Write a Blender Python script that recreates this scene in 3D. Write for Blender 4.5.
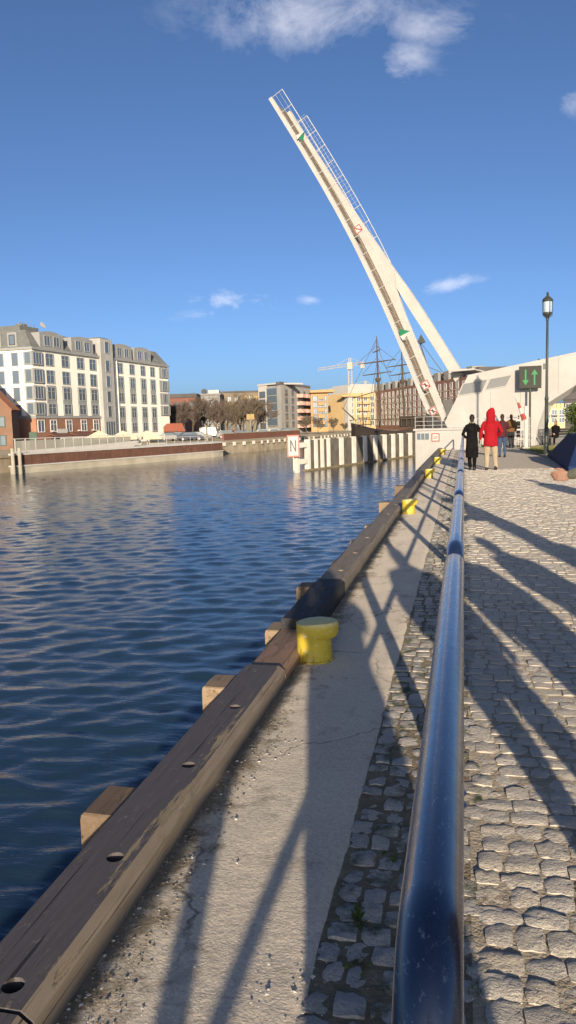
import bpy, bmesh, math, random
import numpy as np
from mathutils import Vector, Matrix, noise

for o in list(bpy.data.objects):
    bpy.data.objects.remove(o, do_unlink=True)
scene = bpy.context.scene
COL = scene.collection
R = math.radians
random.seed(7)

# ------------------------------------------------------------------ camera
EYE = 1.55
YAW, PITCH, ROLL = R(12.972), R(6.523), R(1.6)
FPX = 770.0
_F = Vector((-math.sin(YAW)*math.cos(PITCH), math.cos(YAW)*math.cos(PITCH), -math.sin(PITCH)))
_R0 = Vector((math.cos(YAW), math.sin(YAW), 0))
_U0 = _R0.cross(_F)
_R = _R0*math.cos(ROLL) - _U0*math.sin(ROLL)
_U = _U0*math.cos(ROLL) + _R0*math.sin(ROLL)
cam_d = bpy.data.cameras.new('camera')
cam = bpy.data.objects.new('camera', cam_d)
COL.objects.link(cam)
cam.matrix_world = Matrix(((_R.x, _U.x, -_F.x, 0), (_R.y, _U.y, -_F.y, 0), (_R.z, _U.z, -_F.z, EYE), (0, 0, 0, 1)))
cam_d.sensor_fit = 'VERTICAL'
cam_d.sensor_height = 36.0
cam_d.lens = FPX/1024*36.0
cam_d.clip_start = 0.02
cam_d.clip_end = 4000
scene.camera = cam

# ------------------------------------------------------------------ world, sun, exposure
SUN_EL = R(11.9)
SHADOW_AZ = R(12.05)              # shadows run this far to the left of +Y
world = bpy.data.worlds.new('World')
scene.world = world
world.use_nodes = True
wn, wl = world.node_tree.nodes, world.node_tree.links
wn.clear()
w_out = wn.new('ShaderNodeOutputWorld')
w_bg = wn.new('ShaderNodeBackground')
sky = wn.new('ShaderNodeTexSky')
sky.sky_type = 'NISHITA'
sky.sun_disc = False
sky.sun_elevation = SUN_EL
sky.sun_rotation = math.pi - SHADOW_AZ
sky.altitude = 0
sky.air_density = 0.5
sky.dust_density = 1.6
sky.ozone_density = 3.2
w_bg.inputs['Strength'].default_value = 0.091
wtc = wn.new('ShaderNodeTexCoord')


def wmath(op, a, b=None, c=None, clamp=False):
    n = wn.new('ShaderNodeMath'); n.operation = op; n.use_clamp = clamp
    for i, s in enumerate((a, b, c)):
        if s is None: continue
        if isinstance(s, (int, float)): n.inputs[i].default_value = s
        else: wl.new(s, n.inputs[i])
    return n.outputs[0]


def wdot(vec):
    n = wn.new('ShaderNodeVectorMath'); n.operation = 'DOT_PRODUCT'
    wl.new(wtc.outputs['Generated'], n.inputs[0]); n.inputs[1].default_value = vec
    return n.outputs['Value']


cn = wn.new('ShaderNodeTexNoise')
cmap = wn.new('ShaderNodeMapping'); cmap.inputs['Scale'].default_value = (1, 1, 1.9)
wl.new(wtc.outputs['Generated'], cmap.inputs['Vector'])
wl.new(cmap.outputs[0], cn.inputs['Vector'])
cn.inputs['Scale'].default_value = 9.0
cn.inputs['Detail'].default_value = 9
cn.inputs['Roughness'].default_value = 0.66
cn.inputs['Distortion'].default_value = 0.35
total = None
#          azimuth left of +Y, elevation, half width, half height, tilt, strength   (degrees)
for az, el, hw, hh, tl, st in ((10.2, 26.2, 8.8, 2.4, -4, .46), (2.6, 25.2, 4.4, 1.4, -4, .42), (5.0, 23.0, 3.9, 2.0, 24, .44), (16.6, 8.8, 4.6, 1.15, 4, .62),
                               (1.0, 9.4, 2.7, .75, 6, .55), (-7.2, 20.2, 1.9, 1.5, 10, .45), (11.0, 8.8, 1.4, .55, 0, .42),
                               (-24, 19, 6, 1.6, 4, .5), (44, 23, 7, 2.0, -4, .5), (150, 25, 9, 3, 0, .5), (-110, 18, 8, 2, 0, .5)):
    a, e, t = R(az), R(el), R(tl)
    d = Vector((-math.sin(a)*math.cos(e), math.cos(a)*math.cos(e), math.sin(e)))
    rt = Vector((math.cos(a), math.sin(a), 0)); up = rt.cross(d)
    r2 = rt*math.cos(t)+up*math.sin(t); u2 = up*math.cos(t)-rt*math.sin(t)
    x = wmath('MULTIPLY', wdot(r2), 1/math.sin(R(hw)))
    y = wmath('MULTIPLY', wdot(u2), 1/math.sin(R(hh)))
    rr = wmath('SQRT', wmath('ADD', wmath('MULTIPLY', x, x), wmath('MULTIPLY', y, y)))
    m = wmath('SUBTRACT', 1.0, rr)
    m = wmath('ADD', m, wmath('MULTIPLY', wmath('SUBTRACT', cn.outputs['Fac'], 0.565), 5.6))
    m = wmath('MULTIPLY', m, 0.6, clamp=True)
    front = wmath('GREATER_THAN', wdot(d), 0.7)
    core = wmath('SUBTRACT', 1.35, rr, clamp=True)
    m = wmath('MULTIPLY', wmath('MULTIPLY', m, st), wmath('MULTIPLY', front, core))
    total = m if total is None else wmath('MAXIMUM', total, m)
mixc = wn.new('ShaderNodeMix'); mixc.data_type = 'RGBA'
wl.new(total, mixc.inputs[0])
wl.new(sky.outputs[0], mixc.inputs[6])
mixc.inputs[7].default_value = (8.4, 8.1, 8.2, 1)
wl.new(mixc.outputs[2], w_bg.inputs['Color'])
wl.new(w_bg.outputs[0], w_out.inputs[0])

sun_d = bpy.data.lights.new('sun', 'SUN')
sun_d.energy = 4.8
sun_d.angle = R(0.53)
sun_d.color = (1.0, 0.835, 0.62)
sun = bpy.data.objects.new('sun', sun_d)
COL.objects.link(sun)
LDIR = Vector((-math.sin(SHADOW_AZ)*math.cos(SUN_EL), math.cos(SHADOW_AZ)*math.cos(SUN_EL), -math.sin(SUN_EL)))
sun.rotation_euler = LDIR.to_track_quat('-Z', 'Y').to_euler()
sun.location = (20, -60, 30)

scene.view_settings.view_transform = 'Standard'
scene.view_settings.look = 'None'
scene.view_settings.exposure = 0.85
scene.view_settings.gamma = 1.0
scene.render.resolution_x, scene.render.resolution_y = 576, 1024

# ------------------------------------------------------------------ helpers


def at(u, v, depth):
    """point seen at picture position u, v, standing `depth` metres along the view axis"""
    return Vector((0, 0, EYE)) + (_F + _R*((u-288)/FPX) - _U*((v-512)/FPX))*depth


def tag(o, label=None, cat=None, group=None, kind=None):
    if label: o['label'] = label
    if cat: o['category'] = cat
    if group: o['group'] = group
    if kind: o['kind'] = kind
    return o


def empty(name, loc=(0, 0, 0), rz=0.0, parent=None):
    o = bpy.data.objects.new(name, None)
    o.empty_display_size = .2
    COL.objects.link(o)
    o.location = loc
    o.rotation_euler = (0, 0, rz)
    o.parent = parent
    return o


def thing(name, label, cat, loc=(0, 0, 0), rz=0.0, group=None):
    return tag(empty(name, loc, rz), label, cat, group)


def copy_tree(o, parent=None):
    c = o.copy()
    COL.objects.link(c)
    c.parent = parent
    for ch in list(o.children):
        copy_tree(ch, c)
    return c


def link(name, mesh, parent=None, loc=None, rz=None):
    o = bpy.data.objects.new(name, mesh)
    COL.objects.link(o)
    o.parent = parent
    if loc is not None: o.location = loc
    if rz is not None: o.rotation_euler = (0, 0, rz)
    return o


class MB:
    def __init__(s):
        s.v = []; s.f = []; s.m = []

    def add(s, vs, fs, mi=0):
        b = len(s.v)
        s.v += [tuple(p) for p in vs]
        s.f += [tuple(i+b for i in q) for q in fs]
        s.m += [mi]*len(fs)
        return s

    def box(s, x0, x1, y0, y1, z0, z1, mi=0):
        return s.add([(x0, y0, z0), (x1, y0, z0), (x1, y1, z0), (x0, y1, z0), (x0, y0, z1), (x1, y0, z1), (x1, y1, z1), (x0, y1, z1)],
                     [(0, 3, 2, 1), (4, 5, 6, 7), (0, 1, 5, 4), (1, 2, 6, 5), (2, 3, 7, 6), (3, 0, 4, 7)], mi)

    def prism(s, pts, vec, mi=0):
        """polygon (3d points) pushed along vec; closed"""
        n = len(pts); vec = Vector(vec)
        a = [Vector(p) for p in pts]; b = [p+vec for p in a]
        return s.add(a+b, [tuple(range(n-1, -1, -1)), tuple(range(n, 2*n))] + [(i, (i+1) % n, n+(i+1) % n, n+i) for i in range(n)], mi)

    def tube(s, path, rad, n=8, mi=0, cap=True):
        path = [Vector(p) for p in path]
        if not isinstance(rad, (list, tuple)): rad = [rad]*len(path)
        rings = []; prev = None
        for i, p in enumerate(path):
            t = (path[min(i+1, len(path)-1)] - path[max(i-1, 0)])
            if t.length < 1e-9: t = Vector((0, 0, 1))
            t.normalize()
            if prev is None:
                ref = Vector((0, 0, 1)) if abs(t.z) < .9 else Vector((1, 0, 0))
                nx = t.cross(ref).normalized()
            else:
                nx = (prev - t*prev.dot(t))
                nx = nx.normalized() if nx.length > 1e-6 else t.orthogonal().normalized()
            prev = nx
            ny = t.cross(nx)
            rings.append([p + (nx*math.cos(2*math.pi*k/n) + ny*math.sin(2*math.pi*k/n))*rad[i] for k in range(n)])
        vs = [q for r in rings for q in r]
        fs = []
        for i in range(len(path)-1):
            for k in range(n):
                fs.append((i*n+k, i*n+(k+1) % n, (i+1)*n+(k+1) % n, (i+1)*n+k))
        if cap:
            fs.append(tuple(range(n-1, -1, -1)))
            fs.append(tuple((len(path)-1)*n+k for k in range(n)))
        return s.add(vs, fs, mi)

    def loft(s, rings, n=14, mi=0):
        """rings: (cx, cy, cz, rx, ry) stacked ellipses, capped"""
        vs = []; fs = []
        for (cx, cy, cz, rx, ry) in rings:
            for k in range(n):
                a = 2*math.pi*k/n
                vs.append((cx+rx*math.cos(a), cy+ry*math.sin(a), cz))
        for i in range(len(rings)-1):
            for k in range(n):
                fs.append((i*n+k, i*n+(k+1) % n, (i+1)*n+(k+1) % n, (i+1)*n+k))
        fs.append(tuple(range(n-1, -1, -1)))
        fs.append(tuple((len(rings)-1)*n+k for k in range(n)))
        return s.add(vs, fs, mi)

    def lathe(s, prof, n=20, c=(0, 0, 0), mi=0):
        return s.loft([(c[0], c[1], c[2]+z, r, r) for r, z in prof], n, mi)

    def ball(s, c, r, n=10, m=7, mi=0):
        if not isinstance(r, (tuple, list)): r = (r, r, r)
        rings = []
        for i in range(m+1):
            a = -math.pi/2 + math.pi*i/m
            q = max(math.cos(a), .02)
            rings.append((c[0], c[1], c[2]+r[2]*math.sin(a), r[0]*q, r[1]*q))
        return s.loft(rings, n, mi)

    def mesh(s, name, mats, smooth=None):
        me = bpy.data.meshes.new(name)
        me.from_pydata(s.v, [], s.f)
        for m in (mats if isinstance(mats, (list, tuple)) else [mats]):
            me.materials.append(m)
        if any(s.m): me.polygons.foreach_set('material_index', s.m)
        if smooth:
            me.polygons.foreach_set('use_smooth', [True]*len(me.polygons))
            if smooth is not True: me.set_sharp_from_angle(angle=R(smooth))
        me.update()
        return me

    def build(s, name, mats, parent=None, smooth=None, bevel=0, loc=None, rz=None):
        o = link(name, s.mesh(name, mats, smooth), parent, loc, rz)
        if bevel:
            b = o.modifiers.new('bevel', 'BEVEL'); b.width = bevel; b.segments = 2; b.limit_method = 'ANGLE'; b.angle_limit = R(40)
        return o


def bx(name, m, parent, x0, x1, y0, y1, z0, z1, bevel=0):
    return MB().box(x0, x1, y0, y1, z0, z1).build(name, m, parent, bevel=bevel)


# ------------------------------------------------------------------ materials
def newmat(name):
    m = bpy.data.materials.new(name); m.use_nodes = True
    nt = m.node_tree
    b = nt.nodes['Principled BSDF']
    return m, nt, b


def node(nt, typ, **kw):
    n = nt.nodes.new(typ)
    for k, v in kw.items():
        if hasattr(n, k) and not k[0].isupper(): setattr(n, k, v)
    return n


def ramp(nt, src, stops):
    r = nt.nodes.new('ShaderNodeValToRGB')
    e = r.color_ramp.elements
    while len(e) < len(stops): e.new(.5)
    for i, (p, c) in enumerate(stops):
        e[i].position = p
        e[i].color = (c[0], c[1], c[2], 1) if isinstance(c, (tuple, list)) else (c, c, c, 1)
    nt.links.new(src, r.inputs[0])
    return r.outputs[0]


def coords(nt, scale=(1, 1, 1), rnd=True):
    tc = nt.nodes.new('ShaderNodeTexCoord')
    mp = nt.nodes.new('ShaderNodeMapping'); mp.inputs['Scale'].default_value = scale
    nt.links.new(tc.outputs['Object'], mp.inputs['Vector'])
    if rnd:
        oi = nt.nodes.new('ShaderNodeObjectInfo')
        vm = nt.nodes.new('ShaderNodeVectorMath'); vm.operation = 'SCALE'
        cb = nt.nodes.new('ShaderNodeCombineXYZ')
        for i in range(3): nt.links.new(oi.outputs['Random'], cb.inputs[i])
        nt.links.new(cb.outputs[0], vm.inputs[0]); vm.inputs['Scale'].default_value = 37.0
        nt.links.new(vm.outputs[0], mp.inputs['Location'])
    return mp.outputs[0]


def noise_tex(nt, vec, scale, detail=5, rough=.55, dist=0):
    n = nt.nodes.new('ShaderNodeTexNoise')
    n.inputs['Scale'].default_value = scale; n.inputs['Detail'].default_value = detail
    n.inputs['Roughness'].default_value = rough; n.inputs['Distortion'].default_value = dist
    nt.links.new(vec, n.inputs['Vector'])
    return n.outputs['Fac']


def mixcol(nt, fac, a, b, blend='MIX'):
    m = nt.nodes.new('ShaderNodeMix'); m.data_type = 'RGBA'; m.blend_type = blend
    for i, s in ((0, fac), (6, a), (7, b)):
        if isinstance(s, (int, float)): m.inputs[i].default_value = s
        elif isinstance(s, (tuple, list)): m.inputs[i].default_value = (s[0], s[1], s[2], 1)
        else: nt.links.new(s, m.inputs[i])
    return m.outputs[2]


def bump(nt, b, h, strength=.4, dist=.02):
    n = nt.nodes.new('ShaderNodeBump')
    n.inputs['Strength'].default_value = strength; n.inputs['Distance'].default_value = dist
    nt.links.new(h, n.inputs['Height'])
    nt.links.new(n.outputs[0], b.inputs['Normal'])
    return n


def mat(name, c1, c2=None, scale=4.0, rough=.7, bmp=0.0, bscale=None, metal=0.0, sx=(1, 1, 1), spec=.3, lo=.35, hi=.65, detail=5, bd=.02):
    m, nt, b = newmat(name)
    b.inputs['Roughness'].default_value = rough
    b.inputs['Metallic'].default_value = metal
    b.inputs['Specular IOR Level'].default_value = spec
    if 'Diffuse Roughness' in b.inputs: b.inputs['Diffuse Roughness'].default_value = .5
    if c2 is None:
        c2 = tuple(x*.82 for x in c1)
    v = coords(nt, sx)
    f = noise_tex(nt, v, scale, detail)
    col = ramp(nt, f, [(lo, c1), (hi, c2)])
    nt.links.new(col, b.inputs['Base Color'])
    if bmp:
        bump(nt, b, noise_tex(nt, v, bscale or scale*6, 4), bmp, bd)
    return m


def island_random(nt):
    g = nt.nodes.new('ShaderNodeNewGeometry')
    oi = nt.nodes.new('ShaderNodeObjectInfo')
    a = nt.nodes.new('ShaderNodeMath'); a.operation = 'ADD'
    nt.links.new(g.outputs['Random Per Island'], a.inputs[0]); nt.links.new(oi.outputs['Random'], a.inputs[1])
    fr = nt.nodes.new('ShaderNodeMath'); fr.operation = 'FRACT'
    nt.links.new(a.outputs[0], fr.inputs[0])
    return fr.outputs[0]


def stone_mat(name, cols, rough=.85, moss=0.0):
    m, nt, b = newmat(name)
    b.inputs['Roughness'].default_value = rough
    b.inputs['Specular IOR Level'].default_value = .35
    b.inputs['Diffuse Roughness'].default_value = .2
    rnd = island_random(nt)
    base = ramp(nt, rnd, [(i/(len(cols)-1), c) for i, c in enumerate(cols)])
    tc = nt.nodes.new('ShaderNodeNewGeometry')
    f = noise_tex(nt, tc.outputs['Position'], 90, 4, .7)
    base = mixcol(nt, ramp(nt, f, [(.4, 0.0), (.75, .32)]), base, (.08, .07, .06))
    f2 = noise_tex(nt, tc.outputs['Position'], 140, 2, .6)
    base = mixcol(nt, ramp(nt, f2, [(.6, 0.0), (.72, .5)]), base, (.75, .7, .62))
    f3 = noise_tex(nt, tc.outputs['Position'], 3.0, 4, .6)
    base = mixcol(nt, ramp(nt, f3, [(.45, 0.0), (.7, .4)]), base, (.44, .37, .28))
    if moss:
        f4 = noise_tex(nt, tc.outputs['Position'], 7.0, 5, .65)
        base = mixcol(nt, ramp(nt, f4, [(.5, 0.0), (.66, moss)]), base, (.035, .05, .012))
    nt.links.new(base, b.inputs['Base Color'])
    hs = nt.nodes.new('ShaderNodeMath'); hs.operation = 'MULTIPLY_ADD'
    nt.links.new(noise_tex(nt, tc.outputs['Position'], 28, 5, .65), hs.inputs[0]); hs.inputs[1].default_value = 1.6; nt.links.new(noise_tex(nt, tc.outputs['Position'], 95, 4, .7), hs.inputs[2])
    bump(nt, b, hs.outputs[0], .85, .009)
    return m

# palette
M_water = None
M_joint = mat('joint_sand', (.36, .31, .24), (.25, .21, .155), 14, .95, .9, 60, bd=.01)
M_cobble = stone_mat('granite_cobble', [(.47, .43, .37), (.52, .475, .40), (.42, .395, .35), (.55, .505, .435), (.49, .43, .345)])
M_cobble_moss = stone_mat('mossy_cobble', [(.36, .34, .31), (.42, .385, .345), (.30, .29, .27), (.46, .425, .38)], moss=.95)
M_white = mat('white_steel', (.375, .365, .345), (.335, .325, .305), 1.2, .5)
M_offwhite = mat('white_render', (.60, .56, .5), (.54, .50, .44), .5, .8)
M_black = mat('black_iron', (.02, .022, .024), (.03, .03, .03), 8, .45)
M_glass, nt, b = newmat('window_glass')
b.inputs['Base Color'].default_value = (.10, .13, .16, 1); b.inputs['Roughness'].default_value = .08; b.inputs['Specular IOR Level'].default_value = .8
M_yellow, nt, b = newmat('yellow_bollard_paint')
b.inputs['Roughness'].default_value = .55
v = coords(nt)
tcy = nt.nodes.new('ShaderNodeTexCoord'); sep = nt.nodes.new('ShaderNodeSeparateXYZ'); nt.links.new(tcy.outputs['Object'], sep.inputs[0])
col = mixcol(nt, ramp(nt, noise_tex(nt, v, 9, 6, .7), [(.4, 0.0), (.75, .6)]), (.52, .39, .03), (.36, .28, .035))
col = mixcol(nt, ramp(nt, noise_tex(nt, v, 30, 4, .7), [(.56, 0.0), (.66, .75)]), col, (.58, .53, .36))
rs = nt.nodes.new('ShaderNodeMath'); rs.operation = 'SUBTRACT'; rs.use_clamp = True
nt.links.new(noise_tex(nt, coords(nt, (14, 14, 4)), 1.6, 4, .7), rs.inputs[0])
zr = nt.nodes.new('ShaderNodeMapRange'); zr.inputs[1].default_value = .0; zr.inputs[2].default_value = .22; zr.inputs[3].default_value = .44; zr.inputs[4].default_value = .72
nt.links.new(sep.outputs['Z'], zr.inputs[0]); nt.links.new(zr.outputs[0], rs.inputs[1])
col = mixcol(nt, ramp(nt, rs.outputs[0], [(.0, 0.0), (.16, .85)]), col, (.12, .055, .018))
tz = nt.nodes.new('ShaderNodeMapRange'); tz.inputs[1].default_value = .225; tz.inputs[2].default_value = .25; tz.inputs[3].default_value = 0; tz.inputs[4].default_value = .62
nt.links.new(sep.outputs['Z'], tz.inputs[0])
col = mixcol(nt, tz.outputs[0], col, (.56, .50, .25))
nt.links.new(col, b.inputs['Base Color'])
bump(nt, b, noise_tex(nt, v, 40, 5), .25, .006)

# worn dark paint over timber
def timber_mat(name, paint, wood, amount, edge_x=None):
    m, nt, b = newmat(name)
    b.inputs['Roughness'].default_value = .72
    b.inputs['Specular IOR Level'].default_value = .3
    v = coords(nt, (9, 1.1, 9))
    grain = noise_tex(nt, coords(nt, (60, 1.6, 60)), 1.0, 5, .6)
    wcol = mixcol(nt, grain, wood, tuple(c*.5 for c in wood))
    f = noise_tex(nt, v, 1.7, 7, .68)
    if edge_x is not None:
        tc = nt.nodes.new('ShaderNodeTexCoord'); sp = nt.nodes.new('ShaderNodeSeparateXYZ'); nt.links.new(tc.outputs['Object'], sp.inputs[0])
        d = nt.nodes.new('ShaderNodeMath'); d.operation = 'SUBTRACT'; nt.links.new(sp.outputs['X'], d.inputs[0]); d.inputs[1].default_value = edge_x
        ab = nt.nodes.new('ShaderNodeMath'); ab.operation = 'ABSOLUTE'; nt.links.new(d.outputs[0], ab.inputs[0])
        mr = nt.nodes.new('ShaderNodeMapRange'); mr.inputs[1].default_value = 0; mr.inputs[2].default_value = .07; mr.inputs[3].default_value = .16; mr.inputs[4].default_value = 0
        nt.links.new(ab.outputs[0], mr.inputs[0])
        ad = nt.nodes.new('ShaderNodeMath'); ad.operation = 'ADD'; nt.links.new(f, ad.inputs[0]); nt.links.new(mr.outputs[0], ad.inputs[1]); f = ad.outputs[0]
    wear = ramp(nt, f, [(amount, 0.0), (amount+.05, 1.0)])
    pc = mixcol(nt, noise_tex(nt, v, 5, 5), paint, tuple(min(1, c*1.7+.005) for c in paint))
    col = mixcol(nt, wear, pc, wcol)
    f9 = noise_tex(nt, coords(nt, (1, 1, 1)), 26, 5, .7)
    col = mixcol(nt, ramp(nt, f9, [(.62, 0.0), (.72, .55)]), col, (.32, .29, .24))
    split = ramp(nt, noise_tex(nt, coords(nt, (55, .7, 55)), 1.0, 3, .5, .3), [(.655, 0.0), (.69, .8)])
    col = mixcol(nt, split, col, (.012, .010, .008))
    rust = ramp(nt, noise_tex(nt, coords(nt, (3, 3, 3)), 1.2, 6, .7), [(.60, 0.0), (.74, .5)])
    col = mixcol(nt, rust, col, (.13, .07, .035))
    nt.links.new(col, b.inputs['Base Color'])
    h = nt.nodes.new('ShaderNodeMath'); h.operation = 'SUBTRACT'; gsum = nt.nodes.new('ShaderNodeMath'); gsum.operation = 'MULTIPLY_ADD'; nt.links.new(split, gsum.inputs[0]); gsum.inputs[1].default_value = -2.0; nt.links.new(grain, gsum.inputs[2]); grain = gsum.outputs[0]; nt.links.new(grain, h.inputs[0]); nt.links.new(wear, h.inputs[1])
    bump(nt, b, h.outputs[0], .55, .006)
    return m
M_beam = timber_mat('worn_dark_paint_timber', (.060, .054, .056), (.34, .27, .17), .635, -1.085)
M_beam_face = timber_mat('bare_beam_side', (.15, .122, .092), (.30, .24, .16), .56)
M_beam_shadow = timber_mat('shadow_dark_timber', (.016, .016, .018), (.08, .07, .06), .68)  # near-black puts the photographer's shadow into the beam colour
M_beam_grey = timber_mat('grey_brown_timber', (.15, .125, .095), (.25, .21, .15), .52)
M_beam_red = timber_mat('reddish_timber', (.17, .105, .07), (.26, .18, .12), .50)
M_pile = timber_mat('pile_wood', (.17, .125, .08), (.27, .195, .12), .50)
M_pile_dark = timber_mat('dark_pile_wood', (.10, .07, .045), (.24, .17, .1), .55)

# ------------------------------------------------------------------ setting: water, quay, promenade
WZ = -2.4
def graded(a, b, s0, g):
    out = [a]; s = s0
    while out[-1] < b:
        out.append(out[-1]+s); s *= g
    out[-1] = b
    return out
xs = [-1.0 - q for q in graded(0, 160, .04, 1.0042)]
ys = [-14, -9, -5, -2] + graded(0, 420, .045, 1.0046)
X, Y = np.meshgrid(np.array(xs), np.array(ys))
rng = np.random.RandomState(5)
Z = np.zeros_like(X)
for i in range(44):
    lam = 0.14*(1.048**i)
    th = R(101) + rng.normal(0, .5)
    k = 2*math.pi/lam
    amp = .0056*lam*(0.8 if lam > 0.9 else 1)
    ph = rng.rand()*6.28
    # waves die out where the grid is too coarse to carry them
    sx = np.abs(np.gradient(X, axis=1)); sy = np.abs(np.gradient(Y, axis=0))
    fade = np.clip((lam/np.maximum(sx, sy) - 2.0)/1.4, 0, 1)
    w = np.sin(k*(X*math.cos(th)+Y*math.sin(th))+ph + .9*np.sin(X*.31+ph)+.7*np.sin(Y*.23+2*ph))
    Z += fade*amp*(w + .35*np.abs(w))
verts = np.stack([X, Y, Z+WZ], -1).reshape(-1, 3)
ny, nx = X.shape
ii = (np.arange(ny-1)[:, None]*nx + np.arange(nx-1)[None, :]).ravel()
faces = np.stack([ii, ii+nx, ii+nx+1, ii+1], -1)
me = bpy.data.meshes.new('water')
me.vertices.add(len(verts)); me.vertices.foreach_set('co', verts.ravel())
me.loops.add(faces.size); me.loops.foreach_set('vertex_index', faces.ravel())
me.polygons.add(len(faces)); me.polygons.foreach_set('loop_start', np.arange(0, faces.size, 4))
me.polygons.foreach_set('use_smooth', [True]*len(faces))
me.update(); me.validate()
M_water, nt, b = newmat('river_water')
b.inputs['Base Color'].default_value = (.014, .034, .060, 1)
b.inputs['Roughness'].default_value = .06
b.inputs['IOR'].default_value = 1.42
b.inputs['Specular IOR Level'].default_value = .5
g = nt.nodes.new('ShaderNodeNewGeometry')
mp = nt.nodes.new('ShaderNodeMapping'); mp.inputs['Scale'].default_value = (.8, 2.4, 1); mp.inputs['Rotation'].default_value = (0, 0, R(-11))
nt.links.new(g.outputs['Position'], mp.inputs[0])
n1 = noise_tex(nt, mp.outputs[0], 7.0, 4, .6, .5)
n2 = noise_tex(nt, mp.outputs[0], 1.2, 3, .5, .3)
ad = nt.nodes.new('ShaderNodeMath'); ad.operation = 'MULTIPLY_ADD'; nt.links.new(n2, ad.inputs[0]); ad.inputs[1].default_value = 2.0; nt.links.new(n1, ad.inputs[2])
bump(nt, b, ad.outputs[0], 1.0, .007)
me.materials.append(M_water)
tag(link('water', me), kind='structure')

bx('river_bed', mat('mud', (.02, .03, .03), rough=.9), None, -165, 60, -14, 430, WZ-2.4, WZ-2.0)['kind'] = 'structure'

M_quaywall = mat('quay_wall_concrete', (.28, .26, .22), (.16, .15, .12), .8, .9, .4, 8)
bx('quay_wall', M_quaywall, None, -1.32, -.9, -14, 120, WZ-2, -.03)['kind'] = 'structure'
# concrete strip along the water
M_conc, nt, b = newmat('quay_strip_concrete')
b.inputs['Roughness'].default_value = .9
b.inputs['Diffuse Roughness'].default_value = .2
b.inputs['Specular IOR Level'].default_value = .25
g = nt.nodes.new('ShaderNodeNewGeometry'); ps = g.outputs['Position']
c = ramp(nt, noise_tex(nt, ps, 1.3, 6, .6), [(.3, (.50, .44, .355)), (.7, (.60, .53, .43))])
c = mixcol(nt, ramp(nt, noise_tex(nt, ps, 60, 3, .6), [(.4, 0.0), (.7, .5)]), c, (.28, .245, .2))
c = mixcol(nt, ramp(nt, noise_tex(nt, ps, 140, 2, .6), [(.6, 0.0), (.7, .6)]), c, (.66, .61, .52))
c = mixcol(nt, ramp(nt, noise_tex(nt, ps, 4.5, 6, .7), [(.56, 0.0), (.68, .6)]), c, (.22, .19, .145))
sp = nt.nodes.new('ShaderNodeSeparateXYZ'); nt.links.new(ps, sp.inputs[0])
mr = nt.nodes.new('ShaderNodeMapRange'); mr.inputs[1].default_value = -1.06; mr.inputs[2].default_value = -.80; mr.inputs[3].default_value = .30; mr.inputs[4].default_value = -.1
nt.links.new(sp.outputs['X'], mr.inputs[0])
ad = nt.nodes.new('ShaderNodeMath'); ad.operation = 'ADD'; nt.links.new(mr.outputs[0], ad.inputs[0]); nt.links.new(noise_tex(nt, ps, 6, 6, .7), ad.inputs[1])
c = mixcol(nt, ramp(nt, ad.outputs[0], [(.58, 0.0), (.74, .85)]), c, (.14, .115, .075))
vo = nt.nodes.new('ShaderNodeTexVoronoi'); vo.feature = 'DISTANCE_TO_EDGE'; vo.inputs['Scale'].default_value = .75
dv = nt.nodes.new('ShaderNodeVectorMath'); dv.operation = 'MULTIPLY_ADD'
nz = nt.nodes.new('ShaderNodeTexNoise'); nz.inputs['Scale'].default_value = 5; nz.inputs['Detail'].default_value = 6; nt.links.new(ps, nz.inputs['Vector'])
nt.links.new(nz.outputs['Color'], dv.inputs[0]); dv.inputs[1].default_value = (.35, .35, 0); nt.links.new(ps, dv.inputs[2]); nt.links.new(dv.outputs[0], vo.inputs['Vector'])
crack = ramp(nt, vo.outputs['Distance'], [(.0, 1.0), (.007, 0.0)])
cmask = ramp(nt, noise_tex(nt, ps, 1.1, 3, .5), [(.47, 0.0), (.55, .85)])
cm = nt.nodes.new('ShaderNodeMath'); cm.operation = 'MULTIPLY'; nt.links.new(crack, cm.inputs[0]); nt.links.new(cmask, cm.inputs[1])
c = mixcol(nt, cm.outputs[0], c, (.10, .085, .065))
nt.links.new(c, b.inputs['Base Color'])
hh = nt.nodes.new('ShaderNodeMath'); hh.operation = 'MULTIPLY_ADD'
nt.links.new(noise_tex(nt, ps, 14, 5, .6), hh.inputs[0]); hh.inputs[1].default_value = 1.6; nt.links.new(noise_tex(nt, ps, 90, 4, .7), hh.inputs[2])
bump(nt, b, hh.outputs[0], .5, .007)
mb = MB(); gx = np.linspace(-1.28, -.37, 15); gy = list(np.arange(-3, 14, .07)) + list(np.arange(14, 46, .5))
for j, y in enumerate(gy):
    for i, x in enumerate(gx):
        ex = x + (.035*noise.noise((y*2.3, 1.7, 0))+.02*noise.noise((y*9, 3.7, 0)) if i == len(gx)-1 else 0)
        z = .006*noise.noise((x*5, y*2.1, 3.1)) + .004*noise.noise((x*17, y*17, 1.2)) - (.03 if i == len(gx)-1 else 0)
        mb.v.append((ex, y, z))
n = len(gx)
for j in range(len(gy)-1):
    for i in range(n-1):
        mb.f.append((j*n+i, j*n+i+1, (j+1)*n+i+1, (j+1)*n+i)); mb.m.append(0)
tag(mb.build('quay_strip', M_conc, None, smooth=True), kind='structure')

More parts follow.
